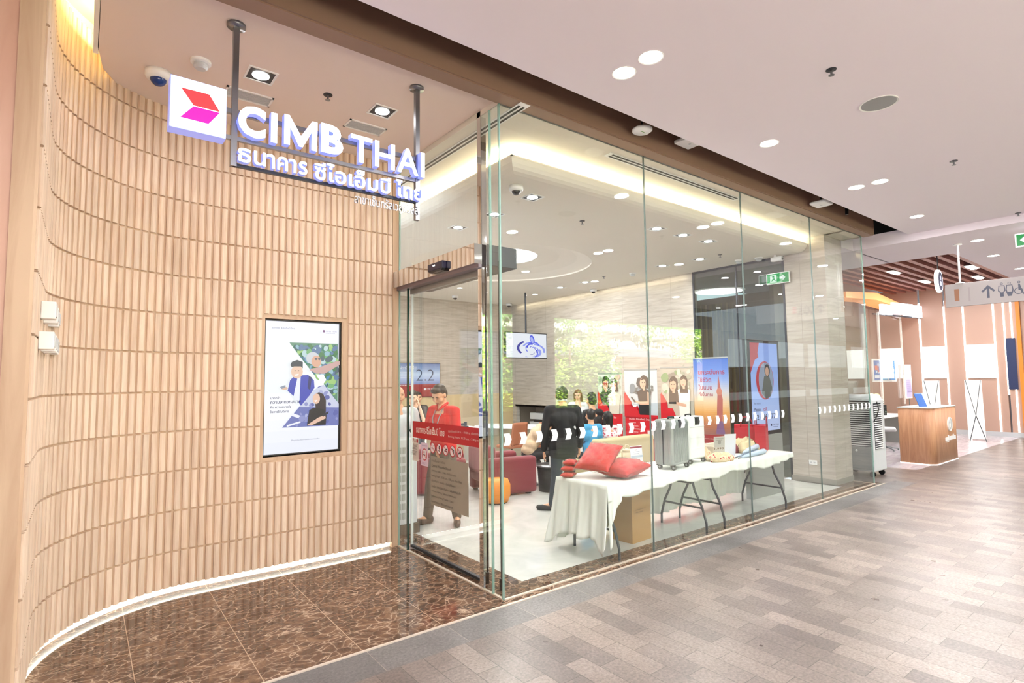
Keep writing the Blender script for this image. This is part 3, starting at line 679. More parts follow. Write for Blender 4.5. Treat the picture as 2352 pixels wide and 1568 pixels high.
pm = m_poly(-1.588, 3.178, -1.377, 3.375); MB().prism(pm, -.07, -.02, 'y').build('letter', 'signside', t); MB().prism(pm, -.0725, -.0705, 'y').build('letter_face', 'signglow', t)
for ch, x0, x1, z0, z1 in (('C', -1.860, -1.700, 3.168, 3.368), ('I', -1.668, -1.630, 3.168, 3.362), ('B', -1.350, -1.200, 3.185, 3.385)):
    letter(ch, x0, z0, x1, z1, .05, .045)
for ch, x0, x1 in (('T', -1.145, -.990), ('H', -.968, -.815), ('A', -.795, -.625), ('I', -.604, -.570)):
    letter(ch, x0, 3.175, x1, 3.365, .05, .012)
# Thai lines of the sign, letter group by letter group
def thai(words, xs_, z0, h, dep, bold, name, face, side):
    for w_, (a, b_) in zip(words, xs_):
        k = MB(); add_text(k, w_, a-ox, z0-oz, b_-ox, None, h, -.02-dep/2, dep, bold); k.build(name, side, t)
        if face: k = MB(); add_text(k, w_, a-ox, z0-oz, b_-ox, None, h, -.0215-dep, 0, bold); k.build(name+'_face', face, t)
ww = [('ธ', 0, .07), ('น', .085, .15), ('า', .155, .20), ('ค', .215, .275), ('า', .28, .325), ('ร', .34, .39)]
thai([w_[0] for w_ in ww], [(-1.853+w_[1]*1.07, -1.853+w_[2]*1.07) for w_ in ww], 3.004, .088, .04, .016, 'thai_letter', 'signglow', 'signside')
thai(['ซีไอเอ็มบี'], [(-1.388, -.845)], 2.995, .128, .04, .016, 'thai_word', 'signglow', 'signside')
thai(['ไทย'], [(-.802, -.580)], 2.995, .125, .04, .016, 'thai_word', 'signglow', 'signside')
M['signgrey'] = mat('brushed_letter', '#b9bbc2', .4, .3)
thai(['สาขาเซ็นทรัลเวสต์วิลล์'], [(-1.10, -.600)], 2.895, .075, .008, .01, 'branch_name', None, 'signgrey')

# ---------------------------------------------------------------- digital poster screen in the slatted wall
t = thing('digital_poster', 'portrait advertising screen recessed in the slatted wood wall', 'screen', (-.9435, 1.80, 1.607))
w_, h_ = .713, 1.23; x0, x1, z0, z1 = -w_/2, w_/2, -h_/2, h_/2
k = MB()
for a in ((x0-.03, z0-.03, x1+.03, z0), (x0-.03, z1, x1+.03, z1+.03), (x0-.03, z0, x0, z1), (x1, z0, x1+.03, z1)): k.box(a[0], -.03, a[1], a[2], .045, a[3])
k.build('surround', 'oak_plain', t)
k = MB(); bz = .018
for a in ((x0+.004, z0+.004, x1-.004, z0+bz), (x0+.004, z1-bz, x1-.004, z1-.004), (x0+.004, z0+bz, x0+bz, z1-bz), (x1-bz-.008, z0+bz, x1-.004, z1-bz)): k.box(a[0], .0, a[1], a[2], .05, a[3])
k.build('bezel', 'black', t, bevel=.003)
p = Pic(); X0, X1, Z0, Z1 = x0+bz, x1-bz-.008, z0+bz, z1-bz
def U(u): return X0+(X1-X0)*u
def V(v): return Z0+(Z1-Z0)*v
def pl(pts): return [(U(a), V(b)) for a, b in pts]
p.grad(X0, Z0, X1, Z1, ['#e9edfb', '#f6f8ff', '#f4f6ff', '#eef1ff'], 12)
p.poly(pl([(.0, .83), (.34, .83), (.66, .56), (.42, .355), (.32, .455), (0, .455)]), '#eef3f6')
def clipblob(tri, cols, n, r, seed):
    rn = random.Random(seed)
    def inside(x, y):
        c = False; j = len(tri)-1
        for i in range(len(tri)):
            (xi, yi), (xj, yj) = tri[i], tri[j]
            if (yi > y) != (yj > y) and x < (xj-xi)*(y-yi)/(yj-yi)+xi: c = not c
            j = i
        return c
    xa = min(a for a, b in tri); xb = max(a for a, b in tri); ya = min(b for a, b in tri); yb = max(b for a, b in tri); q = 0
    for _ in range(n*12):
        x, y = xa+(xb-xa)*rn.random(), ya+(yb-ya)*rn.random(); rr = r*(.5+rn.random())
        if all(inside(x+dx*rr, y+dy*rr*.6) for dx, dy in ((1, 0), (-1, 0), (0, 1), (0, -1))):
            p.oval(U(x), V(y), rr*(X1-X0), rr*(X1-X0)*(.6+.8*rn.random()), rn.choice(cols), 8, rn.random()*3); q += 1
            if q >= n: break
T1 = [(.31, .84), (.99, .84), (.99, .37), (.80, .51), (.70, .555), (.64, .60), (.50, .70)]
p.poly(pl(T1), '#5f8f78'); clipblob(T1, ['#3f7a4e', '#6fae74', '#8fb8c8', '#5577a0', '#9cc77a', '#44606a', '#b7d3d8'], 130, .045, 3)
T2 = [(.22, .195), (.99, .19), (.99, .36), (.78, .51), (.70, .50), (.46, .36)]
p.poly(pl(T2), '#6d77b8'); p.poly(pl([(.46, .36), (.62, .47), (.78, .51), (.93, .40), (.99, .36), (.99, .33), (.45, .345)]), '#c9cfe6')
p.poly(pl([(.36, .30), (.58, .25), (.58, .23), (.34, .28)]), '#eceefa'); p.poly(pl([(.28, .212), (.47, .24), (.46, .225), (.28, .198)]), '#eceefa'); clipblob(T2, ['#8c93c9', '#5d66ab', '#aab0d8'], 30, .03, 5)
# young man in a blue jacket
p.poly(pl([(.28, .47), (.31, .55), (.37, .585), (.55, .59), (.63, .55), (.64, .49), (.57, .43), (.46, .355), (.36, .43)]), '#3c49b6')
p.poly(pl([(.36, .43), (.41, .58), (.45, .58), (.44, .40), (.42, .37)]), '#e8ecf8'); p.poly(pl([(.56, .585), (.60, .57), (.58, .47), (.545, .49)]), '#27306f')
p.oval(U(.40), V(.615), .052, .062, '#e7c5b0'); p.poly(pl([(.31, .665), (.33, .69), (.40, .705), (.475, .69), (.475, .64), (.45, .655), (.36, .655), (.33, .65)]), '#2e3a4b')
[p.oval(U(a_), V(.622), .007, .004, '#2a2528') for a_ in (.375, .42)]; p.poly(pl([(.36, .592), (.42, .60), (.42, .59), (.385, .583)]), '#ffffff'); p.oval(U(.24), V(.49), .028, .014, '#dcb9a3'); p.poly(pl([(.18, .50), (.25, .515), (.25, .495), (.2, .485)]), '#8993a8')
# grey-haired woman with glasses reaching out
p.oval(U(.61), V(.72), .062, .058, '#c9ced6'); p.oval(U(.66), V(.695), .046, .055, '#d8a790'); p.poly(pl([(.60, .64), (.70, .65), (.95, .70), (.99, .70), (.99, .67), (.78, .60), (.66, .60), (.56, .63)]), '#c9a3a0')
p.oval(U(.655), V(.715), .014, .012, '#54606e'); p.oval(U(.70), V(.715), .012, .012, '#54606e')
# white arrow between the photographs
p.poly(pl([(.655, .595), (.76, .595), (.80, .553), (.755, .513), (.66, .513), (.70, .553)]), '#f8f9ff'); p.poly(pl([(.80, .575), (.86, .588), (.83, .55), (.80, .555)]), '#3a7fb5')
# smiling woman in black with a telephone
p.poly(pl([(.64, .44), (.70, .455), (.76, .44), (.80, .39), (.80, .30), (.76, .27), (.66, .30)]), '#2d2230'); p.oval(U(.665), V(.405), .034, .048, '#e7c0ab'); p.poly(pl([(.63, .39), (.68, .395), (.66, .38)]), '#ffffff')
p.poly(pl([(.54, .20), (.57, .32), (.63, .335), (.78, .32), (.81, .27), (.80, .20)]), '#1b1a26'); p.poly(pl([(.54, .205), (.60, .20), (.80, .25), (.79, .275), (.70, .26)]), '#e3bca8'); p.poly(pl([(.75, .28), (.84, .305), (.83, .285), (.76, .262)]), '#262a3c')
p.txt('ธนาคาร ซีไอเอ็มบี ไทย', U(.06), V(.938), '#30356a', x1=U(.36), h=.017); p.rect(U(.74), V(.925), U(.775), V(.943), '#7b4d80'); p.txt('CIMB THAI', U(.785), V(.929), '#9a8fae', x1=U(.94), h=.011); p.lines(U(.785), V(.918), .1, 1, .01, .004, '#a7a2bd')
for i, s_ in enumerate(('มากกว่า', 'ความสะดวกสบาย', 'คือ ความสบายใจ', 'ในการใช้บริการ')): p.txt(s_, U(.06), V(.41-.034*i), '#2c3260', h=.024, bold=.015)
p.txt('ให้ทุกประสบการณ์ทางการเงิน', U(.33), V(.09), '#3a4070', x1=U(.71), h=.016)
p.build('display', 'screen', t).location = (0, .012, 0)
MB().box(x0+.002, .02, z0+.002, x1-.002, .05, z1-.002).build('casing', 'black', t)

# ---------------------------------------------------------------- white boxes on the near wood wall
def wallbox(y, z, lab, d=.065, a=.095):
    t = thing('wall_box', lab, 'switch box', (-2.752, y, z), 0, 'white boxes on the slatted wall')
    MB().box(0, -a/2, -a/2, d, a/2, a/2).build('body', 'white_gloss', t, bevel=.004); MB().box(d, -a*.36, -a*.36, d+.004, a*.36, a*.36).build('cover_plate', 'lightgrey', t, bevel=.001)
M['boxw'] = M['white_gloss']
for y, z, lab in ((.50, 2.055, 'nearest white wall box of the upper row, its large face turned to the left'), (.78, 2.055, 'second white wall box of the upper row, behind the nearest one'), (1.02, 2.055, 'farthest white wall box of the upper row'),
                  (.42, 1.885, 'nearest white wall box of the lower row'), (.66, 1.885, 'second white wall box of the lower row'), (.86, 1.885, 'third white wall box of the lower row'), (1.04, 1.885, 'farthest white wall box of the lower row')): wallbox(y, z, lab)

# ---------------------------------------------------------------- decals on the glass
M['decal'] = mat('white_film', '#eef0f2', .5)
xx = [.044, .199, .366, .531, .688, .853, 1.008, 1.175, 1.331, 1.49, 1.656, 1.818, 1.966, 2.126, 2.285, 2.442, 2.60, 2.756, 2.91, 3.06, 3.215, 3.37, 3.526, 3.685, 3.855, 4.02, 4.188, 4.35, 5.37, 5.52, 5.68, 5.835, 5.99, 6.15, 6.305, 6.46, 6.62, 6.775, 6.93, 7.05]
_o = 'first second third fourth fifth sixth seventh eighth ninth tenth eleventh twelfth thirteenth fourteenth fifteenth sixteenth seventeenth eighteenth nineteenth'.split()
ORD = _o+['twentieth']+['twenty-'+q for q in _o[:9]]+['thirtieth']+['thirty-'+q for q in _o[:9]]+['fortieth']
proto = None
for i, x in enumerate(xx):
    if proto is None:
        proto = MB().prism([(-.036, -.046), (.022, -.046), (.042, 0), (.022, .046), (-.036, .046), (-.016, 0)], -.0012, 0, 'y').build('arrow_decal', 'decal'); o = proto
    else: o = proto.copy(); COL.objects.link(o)
    o.location = (x+.0, -.0064, 1.190)
    tag(o, 'white arrow sticker on the front glass, %s from the glass corner' % ORD[i], 'sticker', 'white arrow stickers along the front glass')
# stickers on the sliding door (plane x = .07, local x to the right = -Y world)
def ondoor(name, label, cat, y, z): return thing(name, label, cat, (.0695, y, z), -90)
t = ondoor('door_banner', 'red band sticker with the bank name and opening hours across the glass door', 'sticker', 1.0, 1.17)
p = Pic(); p.rect(-.597, -.083, .597, .079, '#c3081c'); p.txt('ธนาคาร ซีไอเอ็มบี ไทย', -.52, -.032, '#f3e6e2', x1=.02, h=.075, bold=.02)
p.txt('เวลาทำการ', .09, .012, '#ecd0cc', h=.024); p.txt('10.30 น. - 19.00 น. เปิดทุกวัน', .21, .012, '#ecd0cc', x1=.585, h=.026); p.txt('Banking Hours  10.30 a.m. - 7.00 p.m.', .09, -.038, '#ecd0cc', x1=.585, h=.024)
p.build('film', 'print', t)
t = ondoor('notice_poster', 'small notice with grey text lines stuck left of the no-smoking notice on the door', 'sticker', 1.535, .975); p = Pic()
p.rect(-.062, -.115, .062, .105, '#e9ded4'); p.poly([(-.062, .105), (-.03, .105), (-.062, .06)], '#c3182a'); p.rect(.02, .065, .05, .098, '#b8202e'); p.txt('ประกาศ', -.03, .07, '#c75a5e', x1=.012, h=.02)
p.lines(-.052, .045, .1, 5, .011, .005, '#8f7f78', 2); p.lines(-.052, -.02, .1, 4, .011, .005, '#8f7f78', 3); p.build('film', 'print', t)
def nosign(p, x, z, rx, rz, kind, ring='#c22032'):
    p.oval(x, z, rx, rz, ring, 28); p.oval(x, z, rx*.80, rz*.84, '#f2e8ea', 28); bk = '#25222a'
    if kind == 'smoke': p.rect(x-rx*.5, z-rz*.12, x+rx*.35, z+.0, bk); p.poly([(x+rx*.1, z+rz*.1), (x+rx*.3, z+rz*.5), (x+rx*.15, z+rz*.55)], '#8d8f9c')
    if kind == 'camera': p.poly([(x-rx*.1, z+rz*.6), (x+rx*.3, z+rz*.5), (x+rx*.3, z-rz*.1), (x+.0, z+.0)], bk); p.oval(x-rx*.3, z-rz*.3, rx*.14, rz*.13, bk); p.oval(x+rx*.05, z-rz*.38, rx*.12, rz*.12, bk)
    if kind == 'food': p.rect(x-rx*.45, z-rz*.25, x+rx*.45, z-rz*.1, bk); p.rect(x+.0, z+.0, x+rx*.45, z+rz*.25, bk)
    if kind == 'gun': p.poly([(x-rx*.35, z+rz*.5), (x+rx*.5, z+rz*.25), (x+rx*.5, z-rz*.35), (x+rx*.3, z-rz*.3), (x+rx*.25, z+rz*.1), (x-rx*.3, z+rz*.35)], bk)
    if kind == 'dog': p.poly([(x-rx*.5, z-rz*.1), (x-rx*.1, z+rz*.1), (x+rx*.2, z+rz*.1), (x+rx*.3, z+rz*.5), (x+rx*.4, z+rz*.05), (x+rx*.3, z-rz*.45), (x+rx*.15, z-rz*.15), (x-rx*.1, z-rz*.15), (x-rx*.3, z-rz*.45)], bk)
    a, b_ = rx*.62, rz*.66; w_ = rx*.09
    p.poly([(x-a-w_, z+b_), (x-a+w_, z+b_), (x+a+w_, z-b_), (x+a-w_, z-b_)], ring)
t = ondoor('no_smoking_notice', 'pale pink no-smoking notice on the glass door below the red band', 'sticker', 1.352, .945); p = Pic()
p.rect(-.07, -.115, .07, .105, '#e6d3e6'); p.txt('เขตปลอดบุหรี่', -.05, .07, '#6d4fa0', x1=.05, h=.018); nosign(p, 0, -.005, .052, .058, 'smoke', '#c01f38'); p.lines(-.05, -.085, .1, 2, .012, .004, '#b58fb8', 4); p.build('film', 'print', t)
for yy, kd, nm in ((1.195, 'smoke', 'round no-smoking sticker on the door, leftmost of the five'), (1.075, 'camera', 'round sticker on the door, second of the five, with a dark figure'), (.957, 'food', 'round sticker on the door, middle of the five'), (.838, 'gun', 'round no-weapons sticker on the door, fourth of the five'), (.715, 'dog', 'round no-dogs sticker on the door, rightmost of the five')):
    t = ondoor('prohibition_sticker', nm, 'sticker', yy, 1.018); t['group'] = 'round prohibition stickers on the door'; p = Pic(); nosign(p, 0, 0, .050, .052, kd); p.build('film', 'print', t)
t = ondoor('hours_panel', 'large frosted grey notice panel with opening times low on the glass door', 'sticker', .905, .715)
nf = glass('frosted_film', (.8, .8, .78), .6, .3, .78, '#b3ab9c'); MB().box(-.325, -.001, -.225, .325, 0, .225).build('frosted_film', nf, t)
p = Pic()
for i, s_ in enumerate(('สาขาเซ็นทรัล เวสต์วิลล์', 'Central Westville Branch', 'เวลาทำการ : 10.30 น. - 19.00 น. เปิดให้บริการทุกวัน', 'Banking Hours : 10.30 a.m. - 7.00 p.m. Open Daily', 'บริการรับฝาก - ถอนเงิน / เปิดบัญชีเงินฝาก /', 'สินเชื่อ / แลกเปลี่ยนเงินตรา / ผลิตภัณฑ์ประกัน', 'Account Opening / Deposit-Withdrawal /', 'International Money Transfer / Loan /', 'Investment / Bancassurance')):
    p.txt(s_, -.305, .175-i*.047, '#575249', h=.024)
ob = p.build('lettering', 'print', t); ob.location = (0, -.002, 0)
# ---------------------------------------------------------------- folding tables with white cloth
TZ = .69
def table(x0, x1, lab):
    t = thing('folding_table', lab, 'table', ((x0+x1)/2, .36, 0), 0, 'folding tables by the glass'); L = (x1-x0)/2
    MB().box(-L+.01, -.32, TZ-.045, L-.01, .32, TZ-.012).build('tabletop', 'lightgrey', t, bevel=.01)
    for s in (-1, 1):
        fx = s*(L-.16)
        for yy in (-.30, .28):
            q = 1 if yy < 0 else -1
            MB().tube([(fx, yy, 0), (fx, yy+.00*q, .10), (fx, yy+.05*q, .27), (fx, yy+.13*q, .42), (fx, yy+.165*q, .55), (fx, yy+.165*q, TZ-.05)], .013, 10).build('leg', 'darksteel', t)
        k = MB(); k.tube([(fx, -.25, .25), (fx, .23, .25)], .011, 8); k.tube([(fx, -.125, .50), (fx, .11, .50)], .010, 8).tube([(fx, -.12, TZ-.055), (fx, .10, TZ-.055)], .012, 8)
        k.build('crossbar', 'darksteel', t)
        MB().tube([(fx, 0, .50), (fx-s*.30, 0, TZ-.05)], .008, 8).build('folding_brace', 'darksteel', t)
table(1.20, 2.90, 'white folding table with dark curved legs nearer the glass corner, under the cloth'); table(2.92, 4.62, 'white folding table with dark curved legs farther from the corner, under the cloth')
# cloth: one sheet, short at the glass, long at the left end and at the back
def cloth():
    mk = MB(); nu = 220; vs = []; fs = []
    X0, X1, Y0, Y1 = 1.185, 4.635, .035, .69
    # outline walked: profile for each column along x (front hem -> top -> back hem)
    cols = []
    for i in range(nu+1):
        x = X0+(X1-X0)*i/nu
        hf = .105+.018*math.sin(x*5.1)+.012*math.sin(x*13+1)+(.05 if x < 1.35 else 0)+(-.02 if x > 4.3 else 0)
        hb = .60+.02*math.sin(x*7)
        fold = .022*math.sin(x*42)+.012*math.sin(x*71+2); row = []
        for k in range(7, 0, -1): u = k/7; row.append((x+.01*math.sin(x*20)*u, Y0-.006-.010*u-.008*math.sin(x*33)*u, TZ-hf*u))
        for k in range(9): u = k/8; row.append((x, Y0+(Y1-Y0)*u, TZ+.002+.0015*math.sin(x*9+u*7)))
        for k in range(1, 11): u = k/10; row.append((x, Y1+.01+fold*u+.03*u, TZ-hb*u))
        cols.append(row)
    m_ = len(cols[0])
    for r in cols: vs += r
    for i in range(nu):
        for j in range(m_-1): fs.append((i*m_+j, i*m_+j+1, (i+1)*m_+j+1, (i+1)*m_+j))
    mk.add(vs, fs)
    # left end drop, with pleats, flared corners
    vs = []; fs = []; n = 90; K = 16
    for i in range(n+1):
        y = Y0-.01+(Y1-Y0+.02)*i/n; v = i/n
        drop = .50+.11*math.exp(-((v-.08)/.07)**2)+.13*math.exp(-((v-.97)/.10)**2)+.012*math.sin(v*19)
        for k in range(K+1):
            u = k/K; fl = math.sin(v*30+1.5*u)*.018+math.sin(v*57)*.008+.03*math.exp(-((v-.1)/.08)**2)-.02*math.sin(v*10)
            vs.append((X0-.003-(.02+fl*1.3)*u-.03*u*u-.06*u*math.exp(-((v-1)/.12)**2), y-.035*u*math.exp(-(v/.12)**2)+.05*u*math.exp(-((v-1)/.12)**2), TZ+.002-drop*u))
    fs = [(i*(K+1)+k, i*(K+1)+k+1, (i+1)*(K+1)+k+1, (i+1)*(K+1)+k) for i in range(n) for k in range(K)]
    mk.add(vs, fs)
    # falling corner of the front edge
    vs = []; K = 12; n = 16
    for i in range(n+1):
        a = i/n; x = X0+.17*a; drop = .46*(1-a)**1.6+.12
        for k in range(K+1):
            u = k/K; vs.append((x+.02*math.sin(a*9+u)*u-.012*(1-a)*u, Y0-.008-.016*u-.012*math.sin(a*17)*u, TZ-drop*u))
    mk.add(vs, [(i*(K+1)+k, i*(K+1)+k+1, (i+1)*(K+1)+k+1, (i+1)*(K+1)+k) for i in range(n) for k in range(K)])
    # right end, short drop
    vs = []
    for i in range(31):
        v = i/30; y = Y0+(Y1-Y0)*v
        for k in range(7): u = k/6; vs.append((X1+.03*math.sin(PI*v)*min(u*3, 1)+.012*math.sin(v*25)*u, y, TZ+.002-(.07+.02*math.sin(v*8))*u))
    mk.add(vs, [(i*7+k, i*7+k+1, (i+1)*7+k+1, (i+1)*7+k) for i in range(30) for k in range(6)])
    o = mk.build('tablecloth', 'cloth', None, True); s_ = o.modifiers.new('thick', 'SOLIDIFY'); s_.thickness = .003; return o
tag(cloth(), 'white cloth over both folding tables, hanging long at the left end', 'tablecloth')

# cushions in cling film
def cushion(L, Wd, H, n=26):
    mk = MB()
    def sheet(s, g=1.0, w=0):
        vs = []
        for i in range(n+1):
            for j in range(n+1):
                u, v = i/n*2-1, j/n*2-1
                h_ = (max(0, (1-u*u)*(1-v*v)))**.42
                pin = 1-.10*(1-abs(u)**3)*abs(v)**4-.0; pn2 = 1-.10*(1-abs(v)**3)*abs(u)**4
                vs.append((u*L/2*pn2*g, v*Wd/2*pin*g, s*H/2*h_*g+w*.01*math.sin(u*9+v*4)*math.cos(v*11)))
        return vs
    for s in (1, -1): mk.add(sheet(s), [(i*(n+1)+j, (i+1)*(n+1)+j, (i+1)*(n+1)+j+1, i*(n+1)+j+1) for i in range(n) for j in range(n)])
    f = MB()
    for s in (1, -1): f.add(sheet(s, 1.035, 1), [(i*(n+1)+j, (i+1)*(n+1)+j, (i+1)*(n+1)+j+1, i*(n+1)+j+1) for i in range(n) for j in range(n)])
    return mk, f
M['cushred'] = mat('bright_red_cushion', '#b80814', .6)
def cush(loc, rot, sz, lab, grp='red cushions wrapped in film'):
    t = thing('cushion', lab, 'cushion', loc, 0, grp); t.rotation_euler = [R(a) for a in rot]
    a, b_ = cushion(*sz); a.build('cover', 'cushred', t, True); b_.build('film_wrap', 'film', t, True)
cush((1.66, .26, TZ+.088), (2, -5, 8), (.46, .40, .15), 'red film-wrapped cushion lying flat at the front of the white table')
cush((1.50, .42, TZ+.19), (2, -26, 20), (.46, .36, .13), 'red film-wrapped cushion leaning up on top of the flat one')
for i, (x, y, z) in enumerate(((1.235, .58, .028), (1.26, .60, .083), (1.30, .615, .135))):
    cush((x, y, TZ+z), (0, 0, 30), (.16, .13, .055), 'small red wrapped roll, %s of three at the back left corner of the table' % ('lowest', 'middle', 'topmost')[i], 'small red wrapped rolls')
# tumblers
for x, y, lab in ((1.99, .62, 'cream tumbler with loop handle left of its twin behind the price card'), (2.10, .58, 'cream tumbler with loop handle right of its twin behind the price card')):
    t = thing('tumbler', lab, 'tumbler', (x, y, TZ+.003), 0, 'cream tumblers')
    MB().lathe([(0, 0), (.036, 0), (.046, .17), (0, .17)], n=24).build('body', 'cream', t, 40); MB().lathe([(0, .17), (.048, .17), (.048, .195), (.04, .20), (0, .20)], n=24).build('lid', 'cream', t, 40)
    MB().tube([(-.03, 0, .195), (-.034, 0, .22), (-.018, 0, .245), (.018, 0, .245), (.034, 0, .22), (.03, 0, .195)], .0055, 8).build('handle', 'cream', t, True)
def card(name, lab, x, y, rz, w_, h_, fn, tilt=6, parent_thick=.003, col='white'):
    t = thing(name, lab, 'sign', (x, y, TZ+.004), rz)
    t.rotation_euler = (R(-tilt), 0, R(rz))
    MB().box(-w_/2, 0, 0, w_/2, parent_thick, h_).build('board', col, t); p = Pic(); fn(p, w_, h_); p.build('print', 'print', t)
    return t
def f1(p, w_, h_):
    p.rect(-w_/2, 0, w_/2, h_, '#e9eaf0'); p.rect(-w_/2, h_*.9, w_/2, h_*.97, '#8e3040'); p.txt('CIMB', -w_*.12, h_*.80, '#8e3040', h=.012); p.lines(-w_*.25, h_*.74, w_*.5, 3, .02, .005, '#7f86a6', 2)
    p.rect(-w_/2, h_*.52, w_/2, h_*.60, '#b9c6d6'); p.rect(-w_*.2, h_*.36, w_*.0, h_*.46, '#b02a3c'); p.rect(w_*.03, h_*.36, w_*.2, h_*.44, '#c24150'); p.lines(-w_*.35, h_*.30, w_*.7, 4, .022, .005, '#8a8fae', 5); p.rect(-w_/2, 0, w_/2, h_*.03, '#a03040')
card('price_card', 'small upright info card left of the silver suitcase', 2.06, .40, -6, .17, .25, f1)
tag(MB().box(-.14, -.09, 0, .14, .09, .003).build('paper_sheet', 'white'), 'white paper lying flat in front of the info card', 'paper'); put(bpy.data.objects['paper_sheet'], (1.98, .20, TZ+.004), 12)
# suitcases
def suitcase(loc, rz, body, trim, lab, ribs=True, grp='cabin suitcases'):
    w_, d_, h_ = .36, .23, .475
    t = thing('suitcase', lab, 'suitcase', loc, rz, grp); z0 = .045
    def rr(w, d, r, n=5):
        o = []
        for cx_, cy_, a0 in ((w/2-r, d/2-r, 0), (-w/2+r, d/2-r, 90), (-w/2+r, -d/2+r, 180), (w/2-r, -d/2+r, 270)):
            for i in range(n+1): a = R(a0+90*i/n); o.append((cx_+r*math.cos(a), cy_+r*math.sin(a)))
        return o
    k = MB(); k.prism(rr(w_, d_, .045), z0, z0+h_); k.build('shell', body, t, 35, bevel=.028, seg=4)
    k = MB()
    if ribs:
        for i in range(13):
            x = -w_/2+.035+i*(w_-.07)/12; k.box(x-.0065, -d_/2-.0045, z0+.03, x+.0065, -d_/2+.002, z0+h_-.03); k.box(x-.0065, d_/2-.002, z0+.03, x+.0065, d_/2+.0045, z0+h_-.03)
        for s in (-1, 1):
            for i in range(6):
                y = -d_/2+.035+i*(d_-.07)/5; k.box(s*(w_/2-.002) if s > 0 else -w_/2-.0045, y-.0065, z0+.03, w_/2+.0045 if s > 0 else -w_/2+.002, y+.0065, z0+h_-.03)
    else:
        for i in range(3): z = z0+.12+i*.12; k.box(-w_/2+.03, -d_/2-.003, z, w_/2-.03, -d_/2+.002, z+.004)
    k.build('ribs', body, t, bevel=.002 if ribs else 0)
    MB().box(-w_/2-.002, -.006, z0+.01, w_/2+.002, .006, z0+h_-.0).build('zip_seam', trim, t)
    MB().tube([(-.06, 0, z0+h_-.002), (-.055, 0, z0+h_+.018), (.055, 0, z0+h_+.018), (.06, 0, z0+h_-.002)], .009, 8).build('carry_handle', trim, t, True)
    MB().box(-.055, -d_/2-.006, z0+h_-.09, .055, -d_/2+.01, z0+h_-.005).build('handle_recess', trim, t, bevel=.004)
    for sx_ in (-1, 1):
        for sy_ in (-1, 1):
            x, y = sx_*(w_/2-.04), sy_*(d_/2-.035)
            wv = MB().cyl((x-.012, y-.016, .024), (x-.012+.024, y-.016, .024), .024, n=18).build('wheel', 'blackmatte', t)
            MB().cyl((x-.014, y-.016, .024), (x+.014, y-.016, .024), .012, n=14).build('hub', 'grey', wv)
            MB().box(x-.02, y-.025, .035, x+.02, y+.015, .05).build('fork', 'blackmatte', wv)
    return t
M['silver'] = mat('silver_shell', '#9ea5a3', .3, .25); M['whiteshell'] = mat('white_shell', '#e8ebea', .3)
suitcase((2.45, .26, TZ+.003), 8, 'silver', 'darksteel', 'silver ribbed cabin suitcase standing on the white table')
suitcase((2.93, .38, TZ+.003), 5, 'whiteshell', 'blackmatte', 'smooth white cabin suitcase right of the silver one', False)
# goods on the right half of the table
def lump(name, loc, r, m_, lab, cat, seed, grp=None, amp=.35, parts=None):
    rn = random.Random(seed); k = MB(); k.ell((0, 0, 0), 1, 26, 16)
    ph = [(rn.uniform(2, 5), rn.uniform(2, 5), rn.uniform(0, 6)) for _ in range(5)]
    k.v = [((x*(1+amp*sum(math.sin(a*x*2+b_*y*2+c_) for a, b_, c_ in ph)/5))*r[0], (y*(1+amp*sum(math.cos(a*y*2+b_*x*2+c_) for a, b_, c_ in ph)/5))*r[1], max(0, (z+.35)*(1+amp*1.3*sum(math.sin(a*x*3+b_*y*3+c_) for a, b_, c_ in ph)/5))*r[2]) for x, y, z in k.v]
    o = k.build(name, m_, None, True); put(o, loc); return tag(o, lab, cat, grp)
m = mat('cream_floral_cloth', '#d9c8ab', .8); vo = nd(m, 'ShaderNodeTexVoronoi'); vo.inputs['Scale'].default_value = 22; lk(m, coords(m), vo.inputs['Vector'])
lk(m, ramp(m, vo.outputs['Distance'], [(.28, '#b23a3a'), (.34, '#e0d0b2'), (.7, '#cdb994')]), P(m).inputs['Base Color']); M['floral'] = m
lump('folded_cloth', (3.32, .24, TZ), (.21, .13, .06), 'floral', 'cream and red patterned cloth heaped at the table front beside the white suitcase', 'cloth', 3)
lump('folded_cloth', (3.35, .50, TZ), (.13, .10, .08), 'floral', 'cream and red patterned cloth heaped behind the front heap', 'cloth', 5)
lump('red_cloth', (3.28, .60, TZ), (.10, .07, .10), 'cushred', 'small red cloth bundle behind the white suitcase', 'cloth', 8)
lump('scarf_heap', (4.18, .42, TZ), (.22, .15, .11), 'beige', 'beige scarves heaped in front of the red paper bag', 'cloth', 11, amp=.5)
lump('maroon_bundle', (3.98, .50, TZ), (.10, .09, .11), 'maroon', 'maroon wrapped bundle right of the basket', 'cloth', 12)
t = thing('basket', 'cream woven basket behind the two upright cards', 'basket', (3.74, .55, TZ+.003)); k = MB()
for s in (-1, 1): k.prism([(-.20, 0), (.20, 0), (.225, .115), (-.225, .115)], s*.115-.004, s*.115+.004, 'y'); k.prism([(-.115, 0), (.115, 0), (.125, .115), (-.125, .115)], s*.205-.004, s*.205+.004, 'x')
k.box(-.2, -.115, 0, .2, .115, .008); k.build('body', 'basket', t)
k = MB()
for q in range(7):
    for s in (-1, 1): k.tube([(-.20-.003*q, s*.122, .012+q*.015), (.20+.003*q, s*.122, .012+q*.015)], .005, 6)
k.build('weave', 'basket', t, True); MB().tube([(-.23, -.125, .117), (.23, -.125, .117), (.23, .125, .117), (-.23, .125, .117), (-.23, -.125, .117)], .008, 6).build('rim', 'basket', t)
